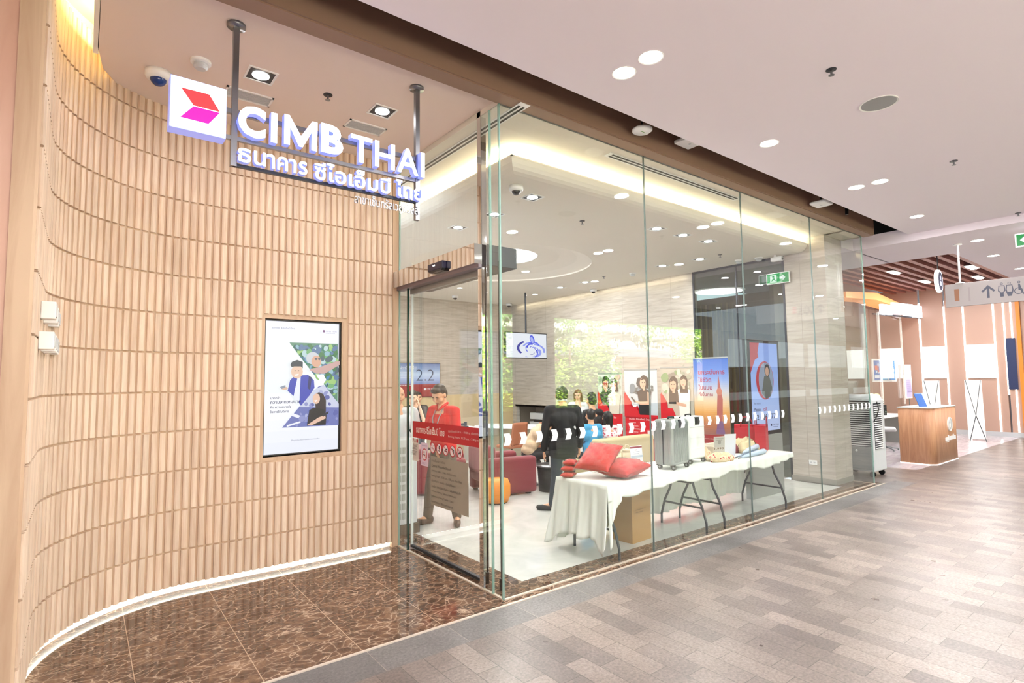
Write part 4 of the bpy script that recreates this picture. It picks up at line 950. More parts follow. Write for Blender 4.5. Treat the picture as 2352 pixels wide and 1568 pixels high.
def f2(p, w_, h_):
    p.rect(-w_/2, 0, w_/2, h_, '#c9c4ba'); p.rect(-w_*.45, h_*.5, w_*.45, h_*.95, '#b9b7b2'); p.oval(0, h_*.72, w_*.15, h_*.1, '#96938e'); p.txt('1,990', -w_*.45, h_*.36, '#6a5238', x1=w_*.4, h=h_*.12, bold=.02); p.rect(-w_/2, h_*.0, w_/2, h_*.24, '#4b4a4a'); p.rect(-w_*.3, h_*.04, -w_*.05, h_*.2, '#d5d5d5'); p.rect(w_*.05, h_*.04, w_*.35, h_*.2, '#9c9c9c'); p.lines(-w_*.35, h_*.9, w_*.7, 2, .02, .006, '#88847e', 2)
card('price_card', 'upright printed price card in front of the basket, left of the blank one', 3.50, .36, -14, .17, .25, f2, -4)
def f3(p, w_, h_): p.rect(-w_/2, 0, w_/2, h_, '#e4e6ee')
card('blank_card', 'blank white upright card right of the printed price card', 3.68, .33, -18, .17, .27, f3, -5)
for i, (y, z, lab) in enumerate(((.15, .032, 'front pale blue wrapped umbrella lying on the table'), (.23, .034, 'middle pale blue wrapped umbrella lying on the table'), (.19, .085, 'upper pale blue wrapped umbrella lying across the other two'))):
    t = thing('wrapped_umbrella', lab, 'umbrella', (3.92, y, TZ+z), 4+i*5, 'pale blue wrapped umbrellas')
    MB().tube([(-.34, 0, -.012), (-.30, 0, -.006), (-.1, 0, 0), (.26, 0, .006), (.30, 0, .006)], [.006, .012, .026, .032, .02], 14).build('cover', 'tubeblue', t, True); MB().tube([(-.40, 0, -.016), (-.34, 0, -.012)], .007, 8).build('tip', 'steel', t)
def bag(x, y, rz, lab, w_=.30, d_=.13, h_=.33):
    t = thing('paper_bag', lab, 'bag', (x, y, TZ+.003), rz, 'red paper bags'); k = MB()
    k.prism([(-w_/2, -d_/2), (w_/2, -d_/2), (w_/2, d_/2), (-w_/2, d_/2)], 0, h_); k.build('body', 'bagred', t)
    for s in (-1, 1): MB().tube([(-.07, s*d_/2, h_-.03), (-.068, s*d_/2+.003*s, h_+.04), (-.03, s*d_/2, h_+.10), (.03, s*d_/2, h_+.10), (.068, s*d_/2, h_+.04), (.07, s*d_/2, h_-.03)], .005, 7).build('handle', 'maroonrope', t, True)
M['bagred'] = mat('red_bag_paper', '#b5122a', .45); M['maroonrope'] = mat('red_rope', '#8f1226', .6)
bag(4.42, .52, -62, 'red paper bag with rope handles, the one farther back'); bag(4.50, .36, 22, 'red paper bag with rope handles at the right end of the table')
t = thing('cardboard_box', 'tall brown cardboard box under the table near its left end', 'box', (1.98, .44, 0), 4)
MB().box(-.16, -.13, 0, .16, .13, .52).build('carton', 'card', t, bevel=.003); MB().box(-.161, -.025, .519, .161, .025, .5215).build('tape', 'cream', t); p = Pic(); p.lines(-.10, .32, .17, 2, .025, .006, '#7f6038', 4); p.build('print', 'print', t).location = (0, -.1305, 0)

# ---------------------------------------------------------------- totem, roll-up banners, screens
t = thing('digital_totem', 'tall black-framed digital totem with blue advert and phone number, right of the banners', 'screen', (5.06, .58, 0), 0); w_ = .86
MB().box(-w_/2, 0, 0, w_/2, .10, .84).build('base_cabinet', 'silverpanel', t, bevel=.004); MB().box(w_/2, .01, .3, w_/2+.01, .05, .34).build('hinge', 'darksteel', t)
MB().box(-w_/2, 0, .85, w_/2, .08, 2.17).build('frame', 'black', t, bevel=.006)
p = Pic(); a, b_ = w_/2-.055, .895; top = 2.125
p.grad(-a, b_, a, top, ['#c4d2fb', '#a9c4fb', '#94b4f6', '#84a4ee'], 14); p.poly([(-a, top), (-a+.25, top), (-a+.20, top-.14), (-a+.22, top-.2), (-a+.12, top-.24), (-a, top-.42)], '#b3142b')
p.oval(0, 1.60, .24, .27, '#b8203a', 30); p.oval(.03, 1.60, .20, .255, '#8b9bb4', 30); p.poly([(-.10, 1.42), (-.02, 1.66), (.12, 1.66), (.19, 1.50), (.15, 1.38), (.02, 1.34)], '#55605e'); p.oval(.07, 1.74, .075, .09, '#2a2e35'); p.oval(.065, 1.725, .05, .065, '#c9a08a')
p.txt('For more', -a+.05, 1.27, '#44507a', h=.032); p.txt('Please', -a+.05, 1.175, '#2c3358', h=.05, bold=.01); p.txt('call', -a+.30, 1.175, '#b0304a', h=.05, bold=.01)
p.txt('02 626 7777', -a+.05, 1.055, '#262c4c', x1=a-.06, h=.075, bold=.012); p.rect(.10, .955, .14, .985, '#2c3358'); p.txt('CIMB THAI', .15, .957, '#3a4168', x1=.33, h=.025); p.lines(.15, .935, .18, 1, .01, .008, '#5a6288')
p.build('display', 'screen', t)
def rollup(y0, y1, z0, z1, lab, fn, x=5.6, yaw=0):
    w_ = abs(y0-y1)-.02
    t = thing('roll_up_banner', lab, 'banner', (x, (y0+y1)/2, 0), -90+yaw, 'roll-up banners'); h_ = z1
    MB().box(-w_/2, -.0, .08, w_/2, .004, h_).build('banner_back', 'lightgrey', t); p = Pic(); fn(p, w_, h_, .08); p.build('banner_print', 'print', t)
    MB().box(-w_/2-.01, -.05, 0, w_/2+.01, .07, .08).build('base', 'silverpanel', t, bevel=.01); MB().box(-w_/2, -.008, h_-.002, w_/2, .012, h_+.02).build('top_rail', 'silverpanel', t); MB().cyl((0, .03, .05), (0, .015, h_), .008, n=8).build('pole', 'steel', t); return t
def redbase(p, w_, h_, z0, bgc):
    L, Rr = -w_/2, w_/2
    p.rect(L, z0, Rr, h_, '#c80f22'); zt = .98
    p.poly([(L, h_), (Rr, h_), (Rr, zt), (L+w_*.52, zt), (L+w_*.40, zt+.16), (L+w_*.22, zt+.16), (L+w_*.22, zt+.22), (L, zt+.42)], bgc)
    p.poly([(L+w_*.24, zt+.12), (L+w_*.34, zt+.12), (L+w_*.38, zt+.18), (L+w_*.28, zt+.18)], '#f3eeee')
    p.txt('สินเชื่อ ซีไอเอ็มบี ไทย', L+w_*.12, zt-.10, '#f3d9da', x1=L+w_*.75, h=.035, bold=.01)
    for i in range(4): p.txt(('ให้คุณมากกว่า', 'การเงินที่ลงตัว', 'พร้อมรับสิทธิพิเศษ', 'ดอกเบี้ยพิเศษ')[i], L+w_*.12, zt-.17-.055*i, '#f6e6e6', h=.032)
    p.rect(L+w_*.68, zt-.42, L+w_*.9, zt-.28, '#e9e2e2')
    p.lines(L+w_*.12, zt-.50, w_*.7, 3, .03, .008, '#eebcc0', 6)
def redmask(p, w_):
    L = -w_/2; p.rect(L, .93, w_/2, .98, '#c80f22'); p.poly([(L, .96), (L+w_*.5, .96), (L+w_*.38, 1.12), (L+w_*.22, 1.12), (L+w_*.22, 1.18), (L, 1.38)], '#c80f22')
def body(p, x, z, s, hair, skin, top, bottom, hairlen=.12, face=1):
    zb = max(z-.42*s, .97); p.poly([(x-.10*s, zb), (x-.11*s, z-.12*s), (x-.13*s, z+.0*s), (x, z+.06*s), (x+.13*s, z+.0*s), (x+.11*s, z-.12*s), (x+.10*s, zb)], top)
    p.poly([(x-.10*s, z-.42*s), (x+.10*s, z-.42*s), (x+.12*s, max(z-.75*s, .97)), (x-.12*s, max(z-.75*s, .97))], bottom) if z-.42*s > .97 else None
    p.poly([(x-.070*s, z+.15*s), (x+.070*s, z+.15*s), (x+.085*s, z+.15*s-hairlen*s), (x-.085*s, z+.15*s-hairlen*s)], hair); p.rect(x-.022*s, z+.02*s, x+.022*s, z+.1*s, skin); p.oval(x, z+.155*s, .076*s, .10*s, hair); p.oval(x-.010*s*face, z+.132*s, .056*s, .085*s, skin); p.poly([(x-.060*s, z+.17*s), (x-.03*s, z+.215*s), (x+.03*s, z+.215*s), (x+.058*s, z+.17*s), (x+.0*s, z+.192*s)], hair); p.oval(x-.028*s, z+.14*s, .009*s, .006*s, '#2a1d1a'); p.oval(x+.012*s, z+.14*s, .009*s, .006*s, '#2a1d1a'); p.oval(x-.010*s, z+.088*s, .016*s, .007*s, '#b0504c')
def b1(p, w_, h_, z0):
    redbase(p, w_, h_, z0, '#c9cfc4'); L = -w_/2; p.blobs(L, 1.45, w_/2, h_, ['#aab8a0', '#dfe3da', '#8fa088', '#c4a898'], 30, .05, 2)
    body(p, L+w_*.36, 1.36, 1.35, '#1d1717', '#d8a88c', '#26222a', '#2f5da0', .3); body(p, L+w_*.70, 1.33, 1.3, '#26201e', '#dfb196', '#d8cdbc', '#4a78b0', .1)
    for xx, zz in ((.36, 1.55), (.70, 1.515)): p.oval(L+w_*xx-.04, zz, .032, .028, '#a52a32'); p.oval(L+w_*xx+.022, zz, .032, .028, '#a52a32'); p.rect(L+w_*xx-.03, zz-.075, L+w_*xx+.015, zz-.065, '#fdf6f2')
    p.poly([(L, .98), (L+w_*.52, .98), (L+w_*.4, 1.14), (L+w_*.22, 1.14), (L, 1.40)], '#c80f22'); 
def b2(p, w_, h_, z0):
    redbase(p, w_, h_, z0, '#c4ced4'); L = -w_/2; p.blobs(L+.1, 1.30, w_/2, 1.70, ['#2e3338', '#4a5a52', '#70808a', '#5a6668'], 26, .06, 3)
    body(p, L+w_*.62, 1.40, 1.2, '#241a18', '#dcae94', '#17171b', '#15151a', .1, 2); p.poly([(L+w_*.3, 1.24), (L+w_*.5, 1.16), (L+w_*.82, 1.17), (L+w_*.80, 1.23), (L+w_*.5, 1.22)], '#dcae94'); p.poly([(L+w_*.2, 1.30), (L+w_*.24, 1.31), (L+w_*.36, 1.22), (L+w_*.32, 1.2)], '#1c1c22')
    redmask(p, w_); p.poly([(L+w_*.72, 1.40), (L+w_*.80, 1.38), (L+w_*.80, 1.2), (L+w_*.72, 1.2)], '#dcae94')
def b3(p, w_, h_, z0):
    redbase(p, w_, h_, z0, '#b9b3a4'); L = -w_/2; p.blobs(L, 1.3, w_/2, h_, ['#9aa08c', '#cfc8b8', '#8b8478', '#7c9a6a'], 26, .07, 9)
    body(p, L+w_*.42, 1.36, 1.25, '#1f1818', '#d9aa8e', '#c9b8a6', '#6b5f52', .28); body(p, L+w_*.74, 1.44, 1.0, '#17130f', '#dfb298', '#f3efe6', '#f3efe6', .2); p.poly([(L+w_*.5, 1.24), (L+w_*.8, 1.20), (L+w_*.8, 1.15), (L+w_*.5, 1.18)], '#dcae94'); redmask(p, w_)
def b4(p, w_, h_, z0):
    L, Rr = -w_/2, w_/2; p.rect(L, z0, Rr, .72, '#9c1a26'); p.grad(L, .72, Rr, h_, ['#8f5e58', '#b5714e', '#e0a45a', '#e9cfa6', '#c9ccd6', '#8aa6de', '#5f86d4', '#456fc4'], 40)
    for i, s_ in enumerate(('ยกระดับการ', 'ใช้ชีวิต', 'ในแบบ', 'ที่เป็นคุณ')): p.txt(s_, L+w_*.14, 1.70-.125*i, '#a02c4c', h=.085, bold=.015)
    p.poly([(L+w_*.66, 1.22), (L+w_*.70, 1.6), (L+w_*.72, 1.70), (L+w_*.75, 1.55), (L+w_*.82, 1.3), (L+w_*.80, 1.0), (L+w_*.76, .8), (L+w_*.66, .8), (L+w_*.64, 1.0)], '#b0605a'); p.oval(L+w_*.73, 1.42, .05, .06, '#c07a68'); p.poly([(L+w_*.60, .74), (L+w_*.66, .95), (L+w_*.80, .95), (L+w_*.86, .74)], '#7c5a86')
    p.poly([(L, 1.02), (L+w_*.22, .80), (L+w_*.12, .72), (L, .72)], '#9c1a26'); p.txt('CIMB Preferred | บัตรเครดิต ซีไอเอ็มบี ไทย', L+w_*.08, .64, '#e8c9c6', x1=Rr-.05, h=.028)
    p.lines(L+w_*.08, .57, w_*.8, 7, .05, .014, '#d9a9a6', 8)
rollup(4.35, 3.68, 0, 1.74, 'red roll-up banner with two smiling women in sunglasses, leftmost', b1, 5.62, -3)
rollup(3.62, 2.86, 0, 1.80, 'red roll-up banner with a woman in black holding a telephone, second from left', b2, 5.60, 2)
rollup(2.80, 2.10, 0, 1.82, 'red roll-up banner with a couple holding a child in white', b3, 5.60, -2)
rollup(2.08, 1.42, 0, 1.96, 'blue and orange sunset roll-up banner with Thai heading, rightmost', b4, 5.55, 0)
# hung screen and wall screen
t = thing('hanging_screen', 'wide screen with blue ribbon shapes hung from a ceiling pole', 'television', (5.40, 6.3, 2.42), 0); t.scale = (1.31, 1, 1.31)
MB().box(-.465, 0, -.225, .465, .05, .225).build('casing', 'black', t, bevel=.004); MB().cyl((0, .03, .2), (0, .03, .928), .018, n=12).build('pole', 'darksteel', t)
p = Pic(); p.rect(-.45, -.21, .45, .21, '#eef0fb')
rn = random.Random(4)
for i in range(16):
    a0 = rn.uniform(0, 6.28); cx_, cz_ = (.10+.05*math.cos(a0), -.08+.04*math.sin(a0)); rr = .05+.012*i
    pts = [(cx_+rr*math.cos(a)*(1.3 if i % 2 else .8), cz_+rr*.62*math.sin(a)) for a in [a0+q*.16 for q in range(12)]]+[(cx_+rr*.82*math.cos(a)*(1.3 if i % 2 else .8), cz_+rr*.5*math.sin(a)) for a in [a0+q*.16 for q in range(11, -1, -1)]]
    p.poly([(min(.44, max(-.44, a)), min(.2, max(-.2, b_))) for a, b_ in pts], rn.choice(['#2030d8', '#3c50ee', '#8f9cf6', '#1420a0', '#5a6cf4', '#c0c8fb']))
p.oval(.12, .11, .05, .08, '#4658ee', 20, .4); p.oval(.115, .10, .03, .06, '#a9b4fa', 20, .4)
p.build('display', 'screen', t)
t = thing('wall_television', 'wall television with large 2.2 digits and red lower band, seen through the door', 'television', (3.60, 8.24, 1.665), 0)
MB().box(-.67, 0, -.405, .67, .03, .405).build('casing', 'black', t); p = Pic(); p.grad(-.655, -.39, .655, .39, ['#b01c2c', '#b3202f', '#6d7fb8', '#a9bce8', '#cfe0f8', '#93aad4', '#6d87b8'], 28)
p.rect(-.655, -.39, .655, -.10, '#a51c2a'); p.txt('2.2', .02, -.02, '#40516e', x1=.50, h=.27, bold=-.012); p.txt('ฝากไปซื้อไป', -.40, .25, '#f3f4fa', h=.08); p.lines(-.4, .17, .34, 3, .06, .018, '#dfe6f8', 3); p.rect(.22, -.24, .27, -.19, '#f5f0f4'); p.txt('CIMB THAI', .29, -.235, '#f2e2ea', x1=.5, h=.04); p.lines(-.42, -.13, .4, 1, .03, .02, '#e9cfd4')
p.build('display', 'screen', t)
# printer in the niche
t = thing('printer', 'white office printer with black panel in the brown wall niche', 'printer', (6.82, 7.35, 0), 90)
MB().box(-.28, -.28, 0, .28, .28, .58).build('cabinet', 'lightgrey', t, bevel=.01); MB().box(-.28, -.26, .64, .28, .26, .80).build('scanner', 'lightgrey', t, bevel=.01); MB().box(-.30, -.30, .58, .10, .28, .64).build('output_tray', 'blackmatte', t); MB().box(-.02, -.34, .70, .26, -.26, .82).build('control_panel', 'black', t, bevel=.005)
# desks, chairs, sofas
def desk(name, loc, rz, L, D, lab, h=.70):
    t = thing(name, lab, 'desk', loc, rz); MB().box(-L/2, -D/2, h-.05, L/2, D/2, h).build('worktop', 'white_gloss', t, bevel=.006); MB().box(-L/2+.03, D/2-.05, 0, L/2-.03, D/2-.02, h-.05).build('modesty_panel', 'pane', t)
    for s in (-1, 1): MB().box(s*(L/2-.05)-.02, -D/2+.03, 0, s*(L/2-.05)+.02, D/2-.03, h-.05).build('leg_panel', 'white_gloss', t)
M['pane'] = mat('desk_panel', '#d9ccb0', .5)
desk('desk', (4.55, 5.9, 0), -60, 1.3, .6, 'white desk behind the brown chairs, left of the man in the black suit'); desk('desk', (5.98, 4.88, 0), 5, .8, .5, 'white counter desk behind the boy in blue')
desk('desk', (3.2, 6.2, 0), 0, 1.3, .6, 'white desk seen through the door behind the man in red')
t = thing('desk_phone', 'black telephone set on the white desk behind the man in red', 'telephone', (3.45, 6.1, .70), 0); MB().box(-.17, -.10, 0, .17, .10, .03).build('base', 'black', t, bevel=.01); MB().tube([(-.15, 0, .05), (-.10, 0, .065), (.10, 0, .065), (.15, 0, .05)], .02, 8).build('handset', 'black', t, True); MB().box(.13, -.03, .03, .17, .03, .11).build('cradle', 'black', t)
t = thing('acrylic_screen', 'rounded reddish acrylic screen standing on the counter before the woman', 'screen', (5.92, 4.74, .70), 5); MB().box(-.29, -.004, 0, .29, .004, .30).build('panel', 'acrylic', t, bevel=.002); MB().box(-.1, -.05, 0, .1, .05, .012).build('foot', 'lightgrey', t)
def sidechair(x, y, rz, lab):
    t = thing('side_chair', lab, 'chair', (x, y, 0), rz, 'tan side chairs'); k = MB(); vs = []
    n = 10
    for i in range(n+1):
        for j in range(n+1):
            u, v = i/n*2-1, j/n; vs.append((u*.19*(1.06-.1*abs(v-.5)), .19+.05*v-.04*(1-u*u), .42+.42*v))
    k.add(vs, [(i*(n+1)+j, (i+1)*(n+1)+j, (i+1)*(n+1)+j+1, i*(n+1)+j+1) for i in range(n) for j in range(n)])
    o = k.build('backrest', 'tan', t, True); s_ = o.modifiers.new('t', 'SOLIDIFY'); s_.thickness = .035
    MB().box(-.21, -.22, .37, .21, .18, .43).build('seat', 'tan', t, bevel=.025, seg=3)
    for a in (-1, 1):
        for b_ in (-1, 1): MB().tube([(a*.15, b_*.13, .38), (a*.19, b_*.18, 0)], [.014, .010], 8).build('leg', 'blackmatte', t)
sidechair(3.90, 4.95, 190, 'tan side chair with black legs, left of the two before the desk'); sidechair(4.45, 4.72, 175, 'tan side chair with black legs, right of the two before the desk')
t = thing('armchair', 'maroon upholstered armchair left of the man in the black suit', 'armchair', (2.42, 3.30, 0), 78)
MB().box(-.36, -.30, .16, .36, .36, .36).build('seat_base', 'maroon', t, bevel=.04, seg=4); MB().box(-.24, -.34, .34, .24, .26, .44).build('seat_cushion', 'maroon', t, bevel=.05, seg=4); MB().box(-.30, .20, .30, .30, .42, .70).build('backrest', 'maroon', t, bevel=.06, seg=4)
for s in (-1, 1): MB().box(s*.33-.085, -.40, .02, s*.33+.085, .36, .54).build('armrest', 'maroon', t, bevel=.055, seg=4)
for a in (-1, 1):
    for b_ in (-1, 1): MB().box(a*.33-.03, b_*.28-.03, 0, a*.33+.03, b_*.28+.03, .03).build('foot', 'blackmatte', t)
t = thing('armchair', 'second maroon armchair half hidden at the left, facing away', 'armchair', (1.75, 3.95, 0), 60)
MB().box(-.36, -.30, .16, .36, .36, .40).build('seat', 'maroon', t, bevel=.05, seg=3); MB().box(-.36, .2, .3, .36, .42, .66).build('backrest', 'maroon', t, bevel=.06, seg=3)
for s in (-1, 1): MB().box(s*.33-.08, -.38, .02, s*.33+.08, .36, .52).build('armrest', 'maroon', t, bevel=.05, seg=3)
t = thing('pouf', 'small orange pouf just right of the glass corner, before the maroon armchair', 'stool', (1.90, 2.72, 0)); MB().lathe([(0, .02), (.17, .02), (.20, .10), (.20, .24), (.17, .31), (0, .32)], n=28).build('cushion_body', 'amber', t, True); MB().lathe([(0, 0), (.15, 0), (.15, .02), (0, .02)], n=24).build('base', 'blackmatte', t)
t = thing('round_table', 'small round side table with metal rim and white cup, behind the black suit', 'table', (3.0, 2.85, 0))
MB().lathe([(0, .36), (.22, .36), (.225, .375), (.22, .385), (0, .385)], n=32).build('tabletop', 'steel', t, 30); MB().lathe([(0, 0), (.17, 0), (.19, .30), (.20, .36), (0, .36)], n=28).build('drum_base', 'blackmatte', t, 40)
tag(put(MB().box(-.035, -.035, 0, .035, .035, .13).build('carton', 'white'), (2.95, 2.74, .387), 20), 'small white carton on the round side table', 'carton')
t = thing('bench', 'beige upholstered bench with high back behind the table goods', 'bench', (4.02, 2.30, 0), 0)
MB().box(-.62, -.10, .06, .62, .10, .76).build('backrest', 'beige', t, bevel=.04, seg=4); MB().box(-.62, .08, .06, .62, .60, .42).build('seat', 'beige', t, bevel=.04, seg=4); MB().box(-.6, -.08, 0, .6, .55, .06).build('plinth', 'blackmatte', t)
t = thing('side_table', 'white high-gloss cube behind the bench', 'table', (4.6, 3.1, 0)); MB().box(-.25, -.25, 0, .25, .25, .5).build('body', 'white_gloss', t, bevel=.01); MB().box(-.26, -.26, .5, .26, .26, .52).build('tabletop', 'white_gloss', t)
t = thing('document_cabinet', 'tall pale grey cabinet with small windows just inside the door, left', 'cabinet', (.27, 2.22, 0), 0)
MB().box(-.12, -.12, .10, .12, .12, 1.02).build('body', 'lightgrey', t, bevel=.012); MB().box(-.14, -.14, 0, .14, .14, .10).build('plinth', 'trouser_brown', t)
k = MB()
for q in range(8):
    for s in (0, 1): k.box(-.11+s*.05, -.123, .16+q*.1, -.075+s*.05, -.119, .23+q*.1)
k.build('label_windows', 'silverpanel', t)
t = thing('wall_socket', 'white double wall socket low on the stone column', 'socket', (6.497, .62, .31), -90); MB().box(-.06, -.012, -.035, .06, .003, .035).build('plate', 'white_gloss', t, bevel=.003); MB().box(-.04, -.014, -.012, -.01, -.012, .012).box(.01, -.014, -.012, .04, -.012, .012).build('outlets', 'lightgrey', t)
t = thing('exit_sign', 'green exit sign with running figure and right arrow on the tinted side glass', 'sign', (6.44, 1.02, 3.27), -90); MB().box(-.19, -.0, -.09, .19, .03, .09).build('housing', 'white_gloss', t); p = Pic(); p.rect(-.18, -.08, .18, .08, '#0ea653'); p.rect(-.13, -.06, -.02, .06, '#e9fff2'); p.poly([(-.09, .04), (-.06, .05), (-.05, .0), (-.03, -.05), (-.07, -.02), (-.11, -.05), (-.085, .0)], '#0ea653'); p.poly([(.03, .018), (.08, .018), (.08, .05), (.13, 0), (.08, -.05), (.08, -.018), (.03, -.018)], '#f2fff7'); p.build('panel', 'screen', t)
# ---------------------------------------------------------------- people
def remesh(mb, vox, sm=5, fac=.5):
    me = mb.mesh('r', 'skin'); ob = bpy.data.objects.new('r', me); COL.objects.link(ob)
    r = ob.modifiers.new('r', 'REMESH'); r.mode = 'VOXEL'; r.voxel_size = vox; r.use_smooth_shade = True
    s_ = ob.modifiers.new('s', 'SMOOTH'); s_.factor = fac; s_.iterations = sm
    dg = bpy.context.evaluated_depsgraph_get(); dg.update(); out = bpy.data.meshes.new_from_object(ob.evaluated_get(dg))
    bpy.data.objects.remove(ob); out.materials.clear(); return out
def soft(mb, name, m_, parent, vox=.012, sm=5):
    me = remesh(mb, vox, sm); me.materials.append(M[m_]); me.shade_smooth(); ob = bpy.data.objects.new(name, me); COL.objects.link(ob); ob.parent = parent; return ob
def cap(k, a, b, ra, rb, n=14):
    a, b = Vector(a), Vector(b); k.tube([a, b], [ra, rb], n); k.ell(a, ra*.995, 14, 8); k.ell(b, rb*.995, 14, 8); return k
def human(label, loc, rz, H, pose=None, top='red', bottom='trouser_navy', shoe='blackmatte', hair='hair', skin='skin', sleeve='short', hairstyle='short', jacket=False, face=True, tall_detail=True, group=None, legs=True, extra=None):
    t = thing('person', label, 'person', loc, rz, group); p_ = pose or {}
    g = lambda k_, d_: Vector(p_.get(k_, d_))*H
    pel, wst, ch, nk, hd = g('pel', (0, 0, .52)), g('waist', (0, 0, .61)), g('chest', (0, 0, .73)), g('neck', (0, .005, .835)), g('head', (0, -.012, .925))
    J = {}
    for s, sg in (('L', 1), ('R', -1)):
        J['hip'+s] = g('hip'+s, (sg*.052, 0, .50)); J['kn'+s] = g('kn'+s, (sg*.056, -.008, .275)); J['an'+s] = g('an'+s, (sg*.060, .01, .045))
        J['sh'+s] = g('sh'+s, (sg*.112, .005, .80)); J['el'+s] = g('el'+s, (sg*.135, .015, .625)); J['wr'+s] = g('wr'+s, (sg*.14, -.02, .485))
        J['toe'+s] = Vector(p_.get('toe'+s, (0, -1, 0))).normalized(); J['hd'+s] = Vector(p_.get('hd'+s, (0, -.1, -1))).normalized(); J['hn'+s] = Vector(p_.get('hn'+s, (sg, 0, 0))).normalized()
    Rh = Matrix.Rotation(R(p_.get('hyaw', 0)), 3, 'Z') @ Matrix.Rotation(R(-p_.get('hpitch', 0)), 3, 'X').inverted() @ Matrix.Rotation(R(p_.get('hroll', 0)), 3, 'Y')
    hp = lambda x, y, z: hd+Rh @ Vector((x*H, y*H, z*H)); R4 = Rh.to_4x4()
    k = MB()   # continuous body
    k.ell(hp(0, .006, .012), (.046*H, .058*H, .054*H), 24, 16, R4); k.ell(hp(0, -.014, -.020), (.036*H, .040*H, .046*H), 20, 14, R4); k.ell(hp(0, -.028, -.050), (.018*H, .018*H, .014*H), 12, 8, R4)
    cap(k, hp(0, -.052, .004), hp(0, -.062, -.014), .0055*H, .0085*H); cap(k, hp(-.022, -.045, .012), hp(.022, -.045, .012), .009*H, .009*H); cap(k, hp(-.010, -.050, -.036), hp(.010, -.050, -.036), .006*H, .006*H)
    for s in (-1, 1): k.ell(hp(s*.047, .004, -.004), (.006*H, .012*H, .018*H), 10, 8, R4); k.ell(hp(s*.028, -.036, -.018), (.014*H, .014*H, .016*H), 10, 8)
    cap(k, nk+Vector((0, 0, -.02*H)), hp(0, .014, -.035), .034*H, .031*H); cap(k, ch, nk, .075*H, .04*H)
    cap(k, wst+Vector((-.03*H, 0, 0)), wst+Vector((.03*H, 0, 0)), .058*H, .058*H); cap(k, ch+Vector((-.04*H, 0, 0)), ch+Vector((.04*H, 0, 0)), .062*H, .062*H); cap(k, wst, ch, .065*H, .07*H); cap(k, pel, wst, .07*H, .062*H)
    for s in 'LR':
        cap(k, nk*.3+J['sh'+s]*.7, J['sh'+s], .024*H, .027*H); cap(k, J['sh'+s], J['el'+s], .027*H, .021*H); cap(k, J['el'+s], J['wr'+s], .021*H, .0145*H)
        cap(k, J['hip'+s], J['kn'+s], .045*H, .030*H); cap(k, J['kn'+s], J['an'+s], .030*H, .019*H); cap(k, J['an'+s], J['an'+s]+J['toe'+s]*.09*H+Vector((0, 0, -.02*H)), .02*H, .016*H)
        w_, d_, n_ = J['wr'+s], J['hd'+s], J['hn'+s]; sd_ = d_.cross(n_).normalized(); q = H/1.65
        cur = p_.get('curl', .35)
        pm = w_+d_*.05*q
        for u in (-.024, -.008, .008, .024): cap(k, w_+d_*.012*q, pm+sd_*u*q+d_*.03*q, .014*q, .011*q, 10)
        for i, (u, L) in enumerate(((-.030, .062), (-.010, .072), (.010, .068), (.030, .055))):
            b0 = pm+sd_*u*q+d_*.032*q; b1 = b0+(d_+n_*(-cur*.5)).normalized()*L*.5*q; b2 = b1+(d_*.8-n_*(cur*1.6)).normalized()*L*.5*q
            cap(k, b0, b1, .0085*q, .0080*q, 10); cap(k, b1, b2, .0080*q, .0070*q, 10)
        tsd = sd_*(-1 if s == 'L' else 1)*p_.get('thumb', 1)
        b0 = w_+d_*.03*q+tsd*.022*q; b1 = b0+(d_*.6+tsd*.7-n_*.2).normalized()*.034*q; b2 = b1+(d_+tsd*.25-n_*.3).normalized()*.028*q; cap(k, b0, b1, .011*q, .009*q, 10); cap(k, b1, b2, .009*q, .0075*q, 10)
    soft(k, 'body', skin, t, .0065 if tall_detail else .009, 4)
    # clothing
    k = MB(); f = 1.0 if not jacket else 1.09
    cap(k, ch+Vector((-.052*H, .004*H, 0)), ch+Vector((.052*H, .004*H, 0)), .068*H*f, .068*H*f); cap(k, wst+Vector((-.042*H, 0, 0)), wst+Vector((.042*H, 0, 0)), .064*H*f, .064*H*f); cap(k, wst, ch, .074*H*f, .078*H*f)
    cap(k, pel+Vector((-.045*H, 0, .03*H)), pel+Vector((.045*H, 0, .03*H)), .066*H*f, .066*H*f); cap(k, pel+Vector((0, 0, .03*H)), wst, .072*H*f, .066*H*f)
    mid = (J['shL']+J['shR'])*.5
    cap(k, J['shL']*.9+mid*.1, J['shR']*.9+mid*.1, .039*H*f, .039*H*f); cap(k, ch, nk+Vector((0, .004*H, -.022*H)), .072*H, .044*H)
    if jacket:
        for dz in (.0, -.05): cap(k, pel+Vector((-.05*H, .004, dz*H)), pel+Vector((.05*H, .004, dz*H)), .070*H, .070*H)
    for s in 'LR':
        a, b_, c_ = J['sh'+s], J['el'+s], J['wr'+s]
        if sleeve == 'short': cap(k, a, a.lerp(b_, .78), .036*H, .035*H)
        else: cap(k, a, b_, .037*H*f, .031*H*f); cap(k, b_, b_.lerp(c_, .93), .030*H*f, .024*H*f)
    soft(k, 'jacket' if jacket else 'shirt', top, t, .011, 4)
